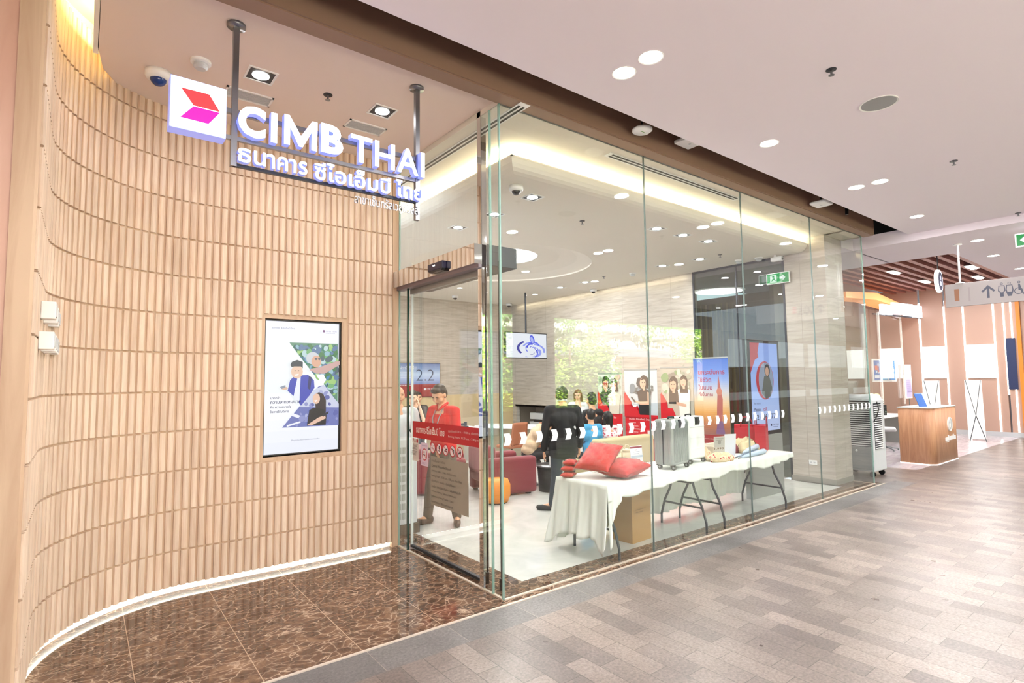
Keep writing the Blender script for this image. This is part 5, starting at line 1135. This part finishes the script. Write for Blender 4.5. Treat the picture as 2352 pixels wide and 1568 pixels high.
    if legs:
        k = MB(); cap(k, pel+Vector((-.035*H, 0, 0)), pel+Vector((.035*H, 0, 0)), .068*H, .068*H)
        for s in 'LR': cap(k, J['hip'+s], J['kn'+s], .056*H, .042*H); cap(k, J['kn'+s], J['an'+s]+Vector((0, 0, .012*H)), .042*H, .034*H)
        soft(k, 'trousers', bottom, t, .012, 4)
        for s in 'LR':
            k = MB(); a = J['an'+s]; d_ = J['toe'+s]; z = Vector((0, 0, -(a.z-.022*H) if a.z < .12*H else -.03*H))
            heel = a-d_*.02*H+z; toe = a+d_*.115*H+z; cap(k, heel, a+d_*.05*H+z, .024*H, .026*H); cap(k, a+d_*.05*H+z, toe, .026*H, .020*H); cap(k, heel+Vector((0, 0, .01*H)), a+Vector((0, 0, .012*H)), .025*H, .025*H)
            for i, v_ in enumerate(k.v): k.v[i] = (v_[0], v_[1], max(v_[2], (a+z).z-.021*H))
            soft(k, 'shoe', shoe, t, .008, 3)
    k = MB()
    k.ell(hp(0, .016, .022), (.0505*H, .056*H, .056*H), 22, 14, R4); k.ell(hp(0, .024, -.004), (.049*H, .046*H, .046*H), 20, 12, R4); k.ell(hp(0, -.022, .052), (.040*H, .030*H, .020*H), 16, 10, R4)
    if hairstyle == 'long':
        for s in (-1, 1): cap(k, hp(s*.042, .004, .02), hp(s*.048, .012, -.09), .018*H, .016*H)
        cap(k, hp(0, .045, .01), hp(0, .05, -.10), .045*H, .034*H)
    if hairstyle == 'bun': k.ell(hp(0, .075, .02), .026*H, 14, 10)
    if hairstyle == 'tall': k.ell(hp(0, .01, .06), (.046*H, .05*H, .04*H), 16, 10)
    if hairstyle != 'bald': soft(k, 'hair', hair, t, .008, 3)
    if face:
        k = MB()
        for s in (-1, 1): k.ell(hp(s*.019, -.0535, .0035), (.0085*H, .003*H, .0036*H), 12, 8, R4)
        k.build('eyes', 'blackmatte', t, True); k = MB()
        for s in (-1, 1): k.tube([hp(s*.010, -.0560, .0155), hp(s*.020, -.0565, .0185), hp(s*.030, -.050, .0155)], [.0022*H, .0028*H, .0014*H], 8)
        k.build('eyebrows', hair if hairstyle != 'bald' else 'grey', t, True)
        MB().tube([hp(-.015, -.0545, -.037), hp(0, -.0585, -.036), hp(.015, -.0545, -.037)], [.0015*H, .0032*H, .0015*H], 8).build('mouth', 'lip', t, True)
    return t, J, hp, H
# man in red, looking at his phone
po = dict(head=(.0, -.040, .915), neck=(0, -.004, .830), hpitch=34, hyaw=8, elL=(.150, -.02, .640), wrL=(.055, -.135, .650), elR=(-.150, -.015, .640), wrR=(-.075, -.155, .670), hdL=(-.6, -.6, .2), hnL=(0, .25, 1), hdR=(.25, -.9, .3), hnR=(0, -.3, -1), curl=.5,
          hipR=(-.05, 0, .50), anR=(-.095, -.06, .045), knR=(-.075, -.05, .275), anL=(.085, .05, .045), knL=(.07, .02, .275), toeR=(-.3, -1, 0), toeL=(.75, -.8, 0))
t, J, hp, H = human('man in a red short-sleeved shirt standing inside the glass door, looking at his phone', (.79, 2.22, 0), -74, 1.62, po, 'red', 'trouser_brown', 'shoe_brown')
k = MB(); nkv = Vector((0, -.004, .83))*H
MB().tube([(-.055, -.055, 1.33), (-.050, -.125, 1.22), (-.03, -.135, 1.12), (-.01, -.14, 1.05)], .006, 8).tube([(.055, -.055, 1.33), (.052, -.125, 1.22), (.02, -.135, 1.12), (.0, -.14, 1.05)], .006, 8).build('lanyard', 'grey', t, True)
MB().box(-.035, -.150, .97, .025, -.142, 1.06).build('badge', 'lightgrey', t, bevel=.002)
MB().tube([(-.058, -.01, 1.375), (-.05, -.065, 1.345), (-.012, -.098, 1.30)], [.016, .017, .010], 8).tube([(.058, -.01, 1.375), (.05, -.065, 1.345), (.012, -.098, 1.30)], [.016, .017, .010], 8).tube([(-.058, -.01, 1.375), (-.03, .045, 1.385), (.03, .045, 1.385), (.058, -.01, 1.375)], .016, 8).build('collar', 'red', t, True)
ph = thing('phone', 'dark phone held in both hands by the man in red', 'phone', t.matrix_basis @ Vector((-.045, -.34, 1.115)), -74); ph.rotation_euler = (R(-50), 0, R(-74)); MB().box(-.04, -.005, -.08, .04, .005, .08).build('body', 'blackmatte', ph, bevel=.004); MB().box(-.036, .005, -.075, .036, .0056, .075).build('display', 'domeblue', ph)
MB().box(-.13, -.128, .845, .13, -.118, .875).build('belt', 'blackmatte', t, bevel=.004)
# man in the black suit, back to the viewer
po = dict(head=(0, -.020, .915), hyaw=-8, hpitch=4, anR=(-.075, .03, .045), anL=(.085, -.04, .045), toeR=(-.4, -1, 0), toeL=(.9, -.35, 0), elL=(.150, .01, .63), wrL=(.150, -.03, .48), elR=(-.150, .01, .63), wrR=(-.145, -.04, .50))
t, J, hp, H = human('man in a black suit jacket seen from behind, standing left of the white table', (2.26, 1.76, 0), 150, 1.575, po, 'suit', 'trouser_navy', 'blackmatte', sleeve='long', jacket=True)
MB().tube([(-.05, -.03, 1.375), (-.045, .03, 1.385), (0, .055, 1.39), (.045, .03, 1.385), (.05, -.03, 1.375)], .014, 8).build('shirt_collar', 'shirt_grey', t, True)
# seated / bent person in beige
po = dict(pel=(0, 0, .30), waist=(0, -.02, .38), chest=(0, -.10, .49), neck=(0, -.19, .565), head=(0, -.27, .605), hpitch=35, shL=(.105, -.14, .55), shR=(-.105, -.14, .55), elL=(.14, -.22, .41), elR=(-.14, -.22, .41), wrL=(.07, -.32, .37), wrR=(-.07, -.32, .37),
          hipL=(.055, -.01, .29), hipR=(-.055, -.01, .29), knL=(.09, -.25, .31), knR=(-.09, -.25, .31), anL=(.10, -.22, .06), anR=(-.10, -.22, .06), hdL=(-.4, -.8, -.2), hdR=(.4, -.8, -.2))
t, J, hp, H = human('person in a beige top and black trousers sitting bent forward beside the maroon armchair', (3.05, 3.42, 0), 62, 1.60, po, 'shirt_beige', 'blackmatte', 'blackmatte', hairstyle='bun', sleeve='long', tall_detail=False)
tt = thing('stool', 'low dark stool under the person in beige', 'stool', (3.05, 3.42, 0)); MB().lathe([(0, .30), (.19, .30), (.20, .36), (.18, .385), (0, .385)], n=24).build('seat', 'blackmatte', tt, 30); MB().lathe([(0, 0), (.16, 0), (.14, .02), (.04, .04), (.04, .30), (0, .30)], n=20).build('base', 'darksteel', tt, 30)
# boy, girl and another on the bench
seat = dict(pel=(0, 0, .36), waist=(0, 0, .45), chest=(0, -.01, .58), neck=(0, -.01, .70), head=(0, -.025, .80), shL=(.10, 0, .67), shR=(-.10, 0, .67), elL=(.13, -.03, .50), elR=(-.13, -.03, .50), wrL=(.08, -.15, .44), wrR=(-.08, -.15, .44), hdL=(-.2, -1, 0), hdR=(.2, -1, 0),
            hipL=(.055, -.02, .34), hipR=(-.055, -.02, .34), knL=(.07, -.25, .34), knR=(-.07, -.25, .34), anL=(.07, -.25, .07), anR=(-.07, -.25, .07))
human('boy in a sky blue shirt seen from behind, sitting on the beige bench', (3.62, 2.58, 0), 165, 1.36, seat, 'shirt_blue', 'trouser_navy', sleeve='long', tall_detail=False, face=False)
t, J, hp, H = human('child with black hair and pink patterned top sitting right of the boy in blue', (4.02, 2.60, 0), 172, 1.30, seat, 'rosepat', 'trouser_navy', hairstyle='long', tall_detail=False, face=False)
human('person with tall black hair seated beyond the boy in blue', (4.55, 3.45, 0), 170, 1.58, seat, 'blackmatte', 'trouser_navy', hairstyle='tall', tall_detail=False, face=False)
bp = thing('backpack', 'lime green strap bag on the back of the boy in blue', 'bag', (3.68, 2.47, .56), -15); MB().box(-.10, -.045, -.02, .10, .0, .06).build('pouch', 'lime', bp, bevel=.02); MB().tube([(-.08, -.02, .05), (-.07, -.0, .16), (-.06, .05, .24)], .008, 8).build('strap', 'blackmatte', bp, True)
# staff behind the counters
human('woman with long brown hair sitting behind the reddish acrylic screen', (6.12, 5.42, 0), -45, 1.62, dict(seat, hyaw=-10, hpitch=14), 'shirt_grey', 'trouser_navy', hair='hair_brown', hairstyle='long', skin='skin_pale', tall_detail=False)
human('dark-haired woman leaning her cheek on her hand, seated left of the man in red', (1.95, 5.15, 0), -35, 1.72, dict(seat, head=(-.01, -.05, .79), hpitch=12, elL=(.12, -.12, .53), wrL=(.065, -.10, .70), hdL=(-.2, .1, 1), hnL=(1, 0, 0)), 'blackmatte', 'trouser_navy', skin='skin_pale', hairstyle='bun', tall_detail=False)
human('person with dark hair partly hidden behind the shoulder of the man in red', (3.0, 7.0, 0), -20, 1.62, seat, 'blackmatte', 'trouser_navy', tall_detail=False)
human('balding man in a pale grey shirt at the left edge of the glass door', (.40, 2.60, 0), -30, 1.60, dict(hyaw=20, elL=(.15, 0, .63), wrL=(.10, -.12, .60), hdL=(-.3, -1, .1)), 'shirt_grey', 'trouser_brown', 'shoe_brown', sleeve='long', hairstyle='bald', tall_detail=False)
human('staff member in red shirt and black trousers just right of the sunset banner', (9.70, 3.85, 0), 150, 1.56, None, 'red', 'blackmatte', tall_detail=False, face=False)
human('staff member in a red shirt half hidden by the digital totem', (8.95, 2.98, 0), -120, 1.56, dict(hyaw=-20), 'red', 'blackmatte', tall_detail=False)
M['signgreyboard'] = mat('warm_grey_board', '#a9a2a2', .5); M['panelglow'] = mat('panel_glow', '#ffffff', .5, emit='#ffffff', es=3)
# ---------------------------------------------------------------- walkway beyond the shop
# air cooler
t = thing('air_cooler', 'tall grey evaporative air cooler on castors beyond the end of the glass', 'air cooler', (7.88, .42, 0), 0)
MB().box(-.25, -.26, .09, .25, .26, 1.26).build('body', 'lightgrey', t, bevel=.02); MB().tube([(0, -.24, 1.24), (0, .24, 1.24)], .20, 24).build('hood', 'lightgrey', t, True).scale = (1.2, 1, 1)
t.children[-1].scale = (1.2, 1, .5); t.children[-1].location = (0, 0, .62)
for nm, fn in (('front_louvre', lambda q: (-.20, -.275, .46+q*.035, .10, -.262, .474+q*.035)), ('side_louvre', lambda q: (-.265, -.22, .50+q*.035, -.252, .22, .514+q*.035))):
    k = MB(); [k.box(*fn(q)) for q in range(21)]; k.build(nm, 'white_gloss', t)
MB().box(-.21, -.263, .45, .11, -.2605, 1.20).box(-.2625, -.23, .49, -.2605, .23, 1.24).build('louvre_backing', 'darksteel', t)
MB().box(-.2625, -.24, .12, -.26, .24, .48).build('tank_panel', 'grey', t); MB().ell((-.265, .0, .42), .018, 12, 8).build('drain_knob', 'white_gloss', t, True)
MB().tube([(-.05, -.262, 1.22), (-.06, -.29, 1.10), (-.15, -.285, .98), (-.24, -.27, .90)], .008, 8).build('power_cord', 'black', t, True)
for a in (-1, 1):
    for b_ in (-1, 1): w_ = MB().cyl((a*.19-.015, b_*.20, .045), (a*.19+.015, b_*.20, .045), .045, n=22).build('castor', 'black', t); MB().box(a*.19-.025, b_*.20-.02, .06, a*.19+.025, b_*.20+.02, .095).build('castor_fork', 'black', w_)
# reception counter of the neighbour
t = thing('reception_counter', 'rounded oak reception counter with round white emblem beside the walkway', 'counter', (10.48, .22, 0), 0)
def rpoly(w, d, r, n=8):
    o = []
    for cx_, cy_, a0, rr in ((w/2-.02, d/2-.02, 0, .02), (-w/2+.02, d/2-.02, 90, .02), (-w/2+r, -d/2+r, 180, r), (w/2-.02, -d/2+.02, 270, .02)):
        for i in range(n+1): a = R(a0+90*i/n); o.append((cx_+rr*math.cos(a), cy_+rr*math.sin(a)))
    return o
MB().prism(rpoly(1.36, .56, .16), .012, 1.03).build('body', 'counter', t, 30); MB().prism(rpoly(1.38, .58, .16), 1.03, 1.05).build('top', 'white_gloss', t, 30); MB().prism(rpoly(1.37, .57, .16), 0, .012).build('plinth_light', 'whiteglow', t)
k = MB(); k.lathe([(.11, 0), (.135, 0), (.135, .02), (.11, .02), (.11, 0)], n=36, mt=Matrix.Translation((.24, -.28, .70)) @ Matrix.Rotation(R(90), 4, 'X')); k.build('emblem_ring', 'white_gloss', t)
k = MB(); k.lathe([(0, 0), (.11, 0), (.11, .012), (0, .012)], n=30, mt=Matrix.Translation((.24, -.28, .70)) @ Matrix.Rotation(R(90), 4, 'X')); k.build('emblem_disc', 'lightgrey', t)
k = MB(); k.box(-.06, -.292, .40, .10, -.281, .46).box(-.06, -.292, .37, .12, -.281, .385).box(.10, -.292, .40, .145, -.281, .50).box(.16, -.292, .40, .56, -.281, .47).box(.40, -.292, .485, .46, -.281, .50); k.build('lettering', 'white_gloss', t)
k = MB(); k.ell((.24, -.292, .76), (.035, .004, .04), 14, 8).ell((.24, -.292, .68), (.05, .004, .05), 14, 8); k.build('emblem_figure', 'white', t)
for i in range(4):
    b_ = MB().box(-.10, -.004, 0, .10, .004, .26).build('brochure_stand' if i < 0 else 'brochure', ['blue', 'tubeblue', 'lightgrey', 'white'][i]); put(b_, (10.08+i*.14, .16+.03*i, 1.052), -20); b_.rotation_euler[0] = R(-22); tag(b_, ['blue brochure leaning at the left of the counter top', 'pale blue brochure second from the left on the counter top', 'grey brochure third from the left on the counter top', 'white brochure rightmost on the counter top'][i], 'brochure', 'brochures on the oak counter')
# LED strips and lit panels on the end wall
for y, z0, z1, lab in ((.02, .10, 3.6, 'thin lit strip on the oak end wall, at its right end'), (.17, 1.10, 3.6, 'thin lit strip ending above the dark screen'), (.38, .10, 3.6, 'thin lit strip along the right edge of the right glowing panel'), (1.03, .10, 3.6, 'thin lit strip along the left edge of the right glowing panel'), (1.46, .75, 3.6, 'thin lit strip along the right edge of the left glowing panel'), (2.055, .80, 3.75, 'thin lit strip farthest left on the oak end wall')):
    tag(put(MB().box(-.01, -.018, 0, .0, .018, z1-z0).build('light_strip', 'strip'), (16.845, y, z0)), lab, 'light strip', 'lit strips on the oak end wall')
for y0, y1, lab in ((.40, 1.01, 'right glowing white square panel on the oak end wall'), (1.49, 2.02, 'left glowing white square panel on the oak end wall')):
    t = thing('wall_lightbox', lab, 'light panel', (16.82, (y0+y1)/2, 1.56), -90, 'glowing panels'); w_ = y1-y0; MB().box(-w_/2, -.02, 0, w_/2, .0, .90).build('diffuser', 'panelglow', t); MB().box(-w_/2-.01, 0, -.01, w_/2+.01, .025, .91).build('frame', 'white_gloss', t)
M['dk'] = mat('dark_screen', '#3c4466', .2)
tag(put(MB().box(-.02, -.13, 0, .0, .06, 1.35).build('wall_screen', 'dk'), (16.83, .10, 1.25)), 'dark upright screen between the lit strips at the far right', 'screen')
def stand(x, y, rz, lab, h=1.55):
    t = thing('display_stand', lab, 'banner stand', (x, y, 0), rz, 'white display stands')
    m4 = Matrix.Rotation(R(-14), 4, 'X'); MB().box(-.17, -.004, .03, .17, .004, h, m4).build('banner_back', 'white', t); k = MB()
    k.tube([(0, -.05, .62), (-.16, -.42, .0)], .008, 8).tube([(0, -.05, .62), (.16, -.42, .0)], .008, 8).tube([(0, -.05, .62), (.15, h*.24, h*.97)], .006, 8).tube([(0, -.05, .62), (-.15, h*.24, h*.97)], .006, 8); k.build('cross_frame', 'darksteel', t)
stand(15.3, .55, -75, 'white cross-braced display stand before the right glowing panel'); stand(14.6, 1.25, -75, 'white cross-braced display stand behind the oak counter')
# direction sign
t = thing('direction_sign', 'grey hanging direction sign with 1, up arrow and restroom figures', 'direction sign', (8.45, -1.35, 2.735), -90)
MB().box(-.655, 0, 0, 1.15, .05, .365).build('board', 'signgreyboard', t, bevel=.003); MB().cyl((-.46, .025, .365), (-.46, .025, 1.005), .014, n=12).build('pole', 'white_gloss', t); MB().lathe([(0, .985), (.06, .985), (.06, 1.005), (0, 1.005)], c=(-.46, .025, 0), n=24).build('ceiling_plate', 'white_gloss', t); MB().lathe([(0, .365), (.06, .365), (.06, .380), (0, .380)], c=(-.46, .025, 0), n=24).build('base_plate', 'white_gloss', t)
p = Pic(); p.txt('1', -.535, .09, '#9a6a4e', h=.19, x1=-.475, bold=.03); p.rect(-.36, .07, -.335, .29, '#9d9595'); p.poly([(-.20, .20), (-.115, .29), (-.03, .20), (-.05, .18), (-.10, .235), (-.10, .09), (-.13, .09), (-.13, .235), (-.18, .18)], '#4b4f60')
def fig(x, sk, wc=False):
    p.oval(x, .285, .018, .018, '#4b4f60'); p.oval(x, .285, .011, .011, '#a59fa0')
    if wc: p.oval(x-.01, .155, .050, .050, '#4b4f60', 24); p.oval(x-.01, .155, .040, .040, '#a59fa0', 24); p.poly([(x-.01, .26), (x+.01, .26), (x+.03, .17), (x+.055, .10), (x+.04, .10), (x+.01, .165), (x-.01, .17)], '#4b4f60'); return
    p.poly([(x-.035, .26), (x+.035, .26), (x+.045, .18), (x+(.04 if sk else .02), .15), (x+.02, .09), (x-.02, .09), (x-(.04 if sk else .02), .15), (x-.045, .18)], '#4b4f60'); p.poly([(x-.025, .25), (x+.025, .25), (x+.032, .19), (x+(.025 if sk else .01), .155), (x-(.025 if sk else .01), .155), (x-.032, .19)], '#a59fa0')
fig(.045, False); fig(.135, True); fig(.245, False, True)
for i in range(4): p.poly([(.33, .15+i*.035), (.42, .15+i*.035), (.40, .17+i*.035), (.33, .17+i*.035)], '#c2185b')
p.build('pictograms', 'print', t)
t = thing('exit_sign', 'green exit sign with white arrow hanging at the right edge of the view', 'sign', (7.9, -1.86, 3.45), -90); MB().box(-.18, 0, 0, .26, .03, .19).build('housing', 'whiteglow', t); p = Pic(); p.rect(-.165, .015, .245, .175, '#0a9a48'); p.poly([(-.13, .095), (-.06, .16), (-.06, .115), (.02, .115), (.02, .075), (-.06, .075), (-.06, .03)], '#f2fff6'); p.rect(.06, .03, .20, .16, '#e6fff0'); p.build('panel', 'screen', t); MB().cyl((.04, .015, .19), (.04, .015, .29), .008, n=8).build('hanger', 'white_gloss', t)
# round hanging shop sign
t = thing('round_sign', 'round white lit shop sign hanging left of the direction sign', 'sign', (10.2, -.17, 3.42), 4)
k = MB(); k.lathe([(0, -.03), (.21, -.03), (.22, 0), (.21, .03), (0, .03)], n=36, mt=Matrix.Rotation(R(90), 4, 'X')); k.build('disc', 'whiteglow', t, 30); k = MB(); k.lathe([(.165, .031), (.18, .031), (.18, .033), (.165, .033), (.165, .031)], n=36, mt=Matrix.Rotation(R(90), 4, 'X')); k.build('ring', 'dk', t)
MB().cyl((0, 0, .22), (0, 0, .70), .008, n=8).build('hanger', 'black', t); p = Pic(); p.oval(0, .06, .05, .045, '#9aa4dc'); p.oval(0, -.05, .07, .05, '#9aa4dc'); p.build('emblem', 'print', t).location = (0, -.034, 0)
# neighbour sign, arch, posters, plants, clinic things
t = thing('lit_shop_sign', 'white lit lettering high on the neighbour shop wall', 'sign', (14.6, 2.3, 3.32), -8); k = MB(); k.box(.0, -.04, 0, .55, .02, .28).box(.60, -.04, .04, 1.2, .02, .36).box(1.22, -.04, .02, 1.7, .02, .36).box(1.72, -.04, .0, 2.2, .02, .34); k.build('lettering', 'signglow', t); MB().box(-.3, .02, -.02, 2.25, .06, .02).build('rail', 'darksteel', t)
t = tag(MB().prism([(12.6, 3.62), (14.6, 3.72), (16.6, 3.62), (16.6, 3.74), (14.6, 3.92), (12.6, 3.78)], 2.36, 2.9, 'y').build('cove_arch', 'orange_lit'), 'warm orange lit cove above the neighbour shop sign', 'cove')
t = thing('poster_panel', 'blue poster panels on the neighbour wall above the flowers', 'poster', (14.2, 2.40, 1.5), -6); MB().box(-.05, 0, -.02, 1.25, .03, .60).build('board', 'white', t); p = Pic()
for i in range(3):
    x = .02+i*.4; p.rect(x, .02, x+.34, .56, ['#2b73b8', '#7fb6de', '#3a86c4'][i]); p.rect(x+.05, .30, x+.2, .42, '#e0714a'); p.rect(x+.03, .08, x+.28, .16, '#e9f2fa'); p.blobs(x+.02, .12, x+.32, .5, ['#dfeef8', '#1c5fa4', '#c8563e'], 9, .035, i)
p.build('print', 'print', t)
t = thing('leaflet_stand', 'tall lilac-white panel stand between the posters and the strips', 'poster', (15.9, 2.2, 1.0), -10); MB().box(0, 0, 0, .30, .02, .95).build('board', 'whiteglow', t); MB().cyl((.15, .01, -1), (.15, .01, 0), .012).build('pole', 'steel', t); MB().lathe([(0, -1), (.16, -1), (.15, -.98), (0, -.98)], c=(.15, .01, 0)).build('foot_plate', 'steel', t); p = Pic(); p.rect(.01, .01, .29, .94, '#d6cdf2'); p.lines(.04, .5, .22, 7, .055, .02, '#9f92c8'); p.build('print', 'print', t)
t = thing('flower_vase', 'dark vase with cream roses and leaves behind the air cooler', 'vase', (9.70, .92, 0)); MB().lathe([(0, 0), (.10, 0), (.11, .45), (.10, .78), (0, .78)], n=20).build('pedestal', 'beige', t, 30); MB().lathe([(0, .78), (.09, .78), (.13, .95), (.11, 1.03), (0, 1.03)], n=20).build('vase_body', 'blackmatte', t, True)
rn = random.Random(5)
for i in range(16): a = rn.uniform(0, 6.28); r_ = rn.uniform(0, .22); MB().ell((r_*math.cos(a)*1.1, r_*math.sin(a), 1.15+rn.uniform(-.14, .12)), (.06, .06, .05), 10, 7).build('rose', 'flower', t, True)
k = MB()
for i in range(120):
    a = rn.uniform(0, 6.28); r_ = rn.uniform(.08, .30); c = Vector((r_*math.cos(a), r_*math.sin(a), 1.12+rn.uniform(-.2, .14))); d_ = Vector((math.cos(a), math.sin(a), rn.uniform(-.5, .8))).normalized(); s_ = d_.cross(Vector((0, 0, 1))).normalized()
    k.quad(c, c+d_*.04+s_*.02, c+d_*.09, c+d_*.04-s_*.02)
k.build('foliage', 'leafdark', t)
t = thing('office_chair', 'pale grey office chair behind the oak counter', 'chair', (11.6, 1.35, 0), 20); MB().box(-.22, .18, .55, .22, .24, 1.05).build('backrest', 'lightgrey', t, bevel=.05, seg=3); MB().box(-.23, -.22, .42, .23, .22, .50).build('seat', 'lightgrey', t, bevel=.03); MB().cyl((0, 0, .06), (0, 0, .42), .025).build('column', 'steel', t)
k = MB()
for q in range(5): a = q*2*PI/5; k.tube([(0, 0, .08), (.26*math.cos(a), .26*math.sin(a), .04)], [.02, .014], 8); k.ell((.26*math.cos(a), .26*math.sin(a), .02), .02, 10, 6)
k.build('star_base', 'grey', t, True)
t = thing('consult_desk', 'glass and white desk beyond the flower vase', 'desk', (12.6, 1.7, 0), 0); MB().box(-.8, -.3, .68, .8, .3, .71).build('worktop', 'white_gloss', t); MB().box(-.78, -.28, 0, -.74, .28, .68).build('side_panel', 'silverpanel', t); MB().box(.74, -.28, 0, .78, .28, .68).build('side_panel', 'silverpanel', t)
tag(put(MB().box(-.18, -.02, 0, .18, .02, .24).build('monitor', 'blackmatte'), (12.4, 1.7, .71), -30), 'small dark monitor on the neighbour desk', 'monitor')
for x in (9.02, 11.4, 13.8): struct(MB().box(x, 2.28, 0, x+2.3, 2.30, 3.4).build('window_%d' % (11+int(x)), 'glass'))
# clusters of three spot lamps in the slatted recess
for i, (x, y) in enumerate(((10.6, .02), (13.4, .02), (10.4, 1.3), (12.6, 1.3), (14.8, 1.3), (15.2, .3))):
    t = thing('spot_cluster', ['row of three lamps in the wood slat ceiling, nearest the walkway', 'row of three lamps in the wood slat ceiling above the round sign', 'row of lamps in the slat ceiling seen through the end of the glass', 'second row of lamps in the slat ceiling seen through the glass', 'third row of lamps in the slat ceiling seen through the glass', 'small row of lamps far back in the slat ceiling'][i], 'ceiling light', (x, y, 4.10), 0, 'lamp rows in the slat ceiling')
    MB().box(-.30, -.09, -.01, .30, .09, 0).build('frame', 'white_gloss', t)
    for q in (-1, 0, 1): MB().lathe([(0, -.03), (.065, -.03), (.075, -.01), (0, -.01)], c=(q*.19, 0, 0), n=18).build('bulb', 'lamp', t)
    lamp('lamp_cluster', (x, y, 4.05), 45, .4)
# ---------------------------------------------------------------- courtyard across the walkway (seen as reflections in the glass)
sbox('wall_courtyard', mat('courtyard_brown', '#6b5747', .7), -12, -15.4, 0, 34, -15.2, 2.75); sbox('wall_courtyard_upper', 'white', -12, -16, 3.4, 34, -15.9, 4.2)
k = MB(); vs = []
for i in range(41):
    x = 2+22*i/40; y = -10.2-1.6*((x-13)/11)**2; zt = 3.72-.35*((i/40)**3)
    vs += [(x, y, 2.72+.25*(i/40)**3), (x, y, zt), (x, y-1.2, zt), (x, y-1.2, 2.72+.25*(i/40)**3)]
k.add(vs, [(4*i+q, 4*i+(q+1) % 4, 4*i+4+(q+1) % 4, 4*i+4+q) for i in range(40) for q in range(4)]+[(0, 1, 2, 3), (163, 162, 161, 160)]); struct(k.build('wall_balcony', 'white'))
t = thing('mall_lettering', 'WESTVILLE lettering on the white balcony, mirrored in the front glass', 'sign', (17.25, -10.10, 3.16), 180); k = MB(); add_text(k, 'WESTVILLE', 0, 0, 2.6, None, .30, 0, .03, .02); k.build('lettering', 'lightgrey', t)
rn = random.Random(2); k = MB()
for i in range(5200):
    x = rn.uniform(6, 22); y = -10.05-1.6*((x-13)/11)**2+rn.uniform(0, .12); z = 3.75-abs(rn.gauss(0, .40))*(.15+.85*(math.sin(x*2.3)*math.sin(x*.9+1))**2)
    a = rn.uniform(0, 6.28); s_ = .045; c = Vector((x, y, z)); k.quad(c, c+Vector((s_*math.cos(a), .02, -s_*.6)), c+Vector((0, .02, -s_*1.8)), c+Vector((-s_*math.cos(a), -.0, -s_*.6)))
o = k.build('hanging_greenery', 'leaf'); tag(o, 'green hanging plants over the white balcony edge, mirrored in the glass', 'plant'); o['kind'] = 'stuff'
def tree(x, y, z0, z1, r, lab, m_, seed, n=3000, s_=.12):
    t = thing('leafy_tree', lab, 'tree', (x, y, 0), 0, 'courtyard trees'); rn = random.Random(seed)
    MB().tube([(0, 0, 0), (.05, .02, z0+.3), (-.03, .05, (z0+z1)/2), (0, 0, z1-.2)], [.09, .07, .05, .02], 10).build('trunk', 'bark', t, True); k = MB(); cl = [(rn.gauss(0, r*.45), rn.gauss(0, r*.4), rn.uniform(z0+.2, z1-.2)) for _ in range(26)]
    for i in range(n):
        b_ = rn.choice(cl); c = Vector(b_)+Vector((rn.gauss(0, .22), rn.gauss(0, .22), rn.gauss(0, .2))); d_ = Vector((rn.gauss(0, 1), rn.gauss(0, 1), rn.gauss(0, .6))).normalized(); q = d_.orthogonal().normalized()
        k.quad(c, c+d_*s_*.5+q*s_*.2, c+d_*s_*1.2, c+d_*s_*.5-q*s_*.2)
    k.build('foliage', m_, t)
tree(9.4, -9.1, .6, 2.9, .9, 'bright leafy tree mirrored in the glass above the black suit', 'leaf2', 1, 5200); tree(10.7, -9.3, .6, 2.6, .6, 'bright leafy tree mirrored left of the red banners', 'leaf', 2, 3000); tree(15.8, -9.0, 2.2, 3.4, .5, 'small lime tree crown mirrored above the second banner', 'leaf2', 3, 1200)
tree(6.1, -9.0, .2, 3.4, .8, 'palm-like bush mirrored just right of the glass corner', 'leaf2', 4, 3000, .16); tree(7.3, -9.2, .2, 2.6, .8, 'leafy bush mirrored below the hung screen', 'leaf', 5, 3000); tree(4.4, -8.8, .2, 3.2, .8, 'dark palm mirrored behind the glass corner', 'leafdark', 6, 2500, .18)
tree(1.5, -9.0, .2, 3.2, 1.0, 'leafy tree of the courtyard far left of the others', 'leaf', 7, 2000)
for x, y in ((12.7, -10.6), (20.5, -11)): struct(MB().cyl((x, y, 0), (x, y, 2.8), .28, n=24).build('wall_round_column', 'white'))
sbox('wall_walkway_column', mat('dark_bronze', '#4c4038', .5), 5.45, -6.9, 0, 6.25, -6.3, 3.85)

sbox('wall_opposite_shops', mat('opposite_wood', '#8a6f5c', .5), 13.6, -7.2, 0, 30, -6.5, 3.85)
for i, (a, b_) in enumerate(((14.0, 16.2), (16.6, 19.2), (19.6, 23.0), (23.6, 28))): struct(MB().box(a, -6.50, .9, b_, -6.48, 1.15).box(a, -6.50, 2.0, b_, -6.48, 2.9).build('window_%d' % (40+i), mat('opposite_window', '#cfd6d8', .3, emit='#dfe8ea', es=.5)))
sbox('wall_opposite_left', mat('opposite_stone', '#a39486', .6), -9, -7.2, 0, -4.5, -6.5, 3.85)
sbox('wall_glare_blocker', mat('glare_blocker_bronze', '#4a4038', .6), 1.0, -8.45, 0, 22, -8.2, .82)  # added dark box, keeps the bright courtyard ground out of the glass reflection
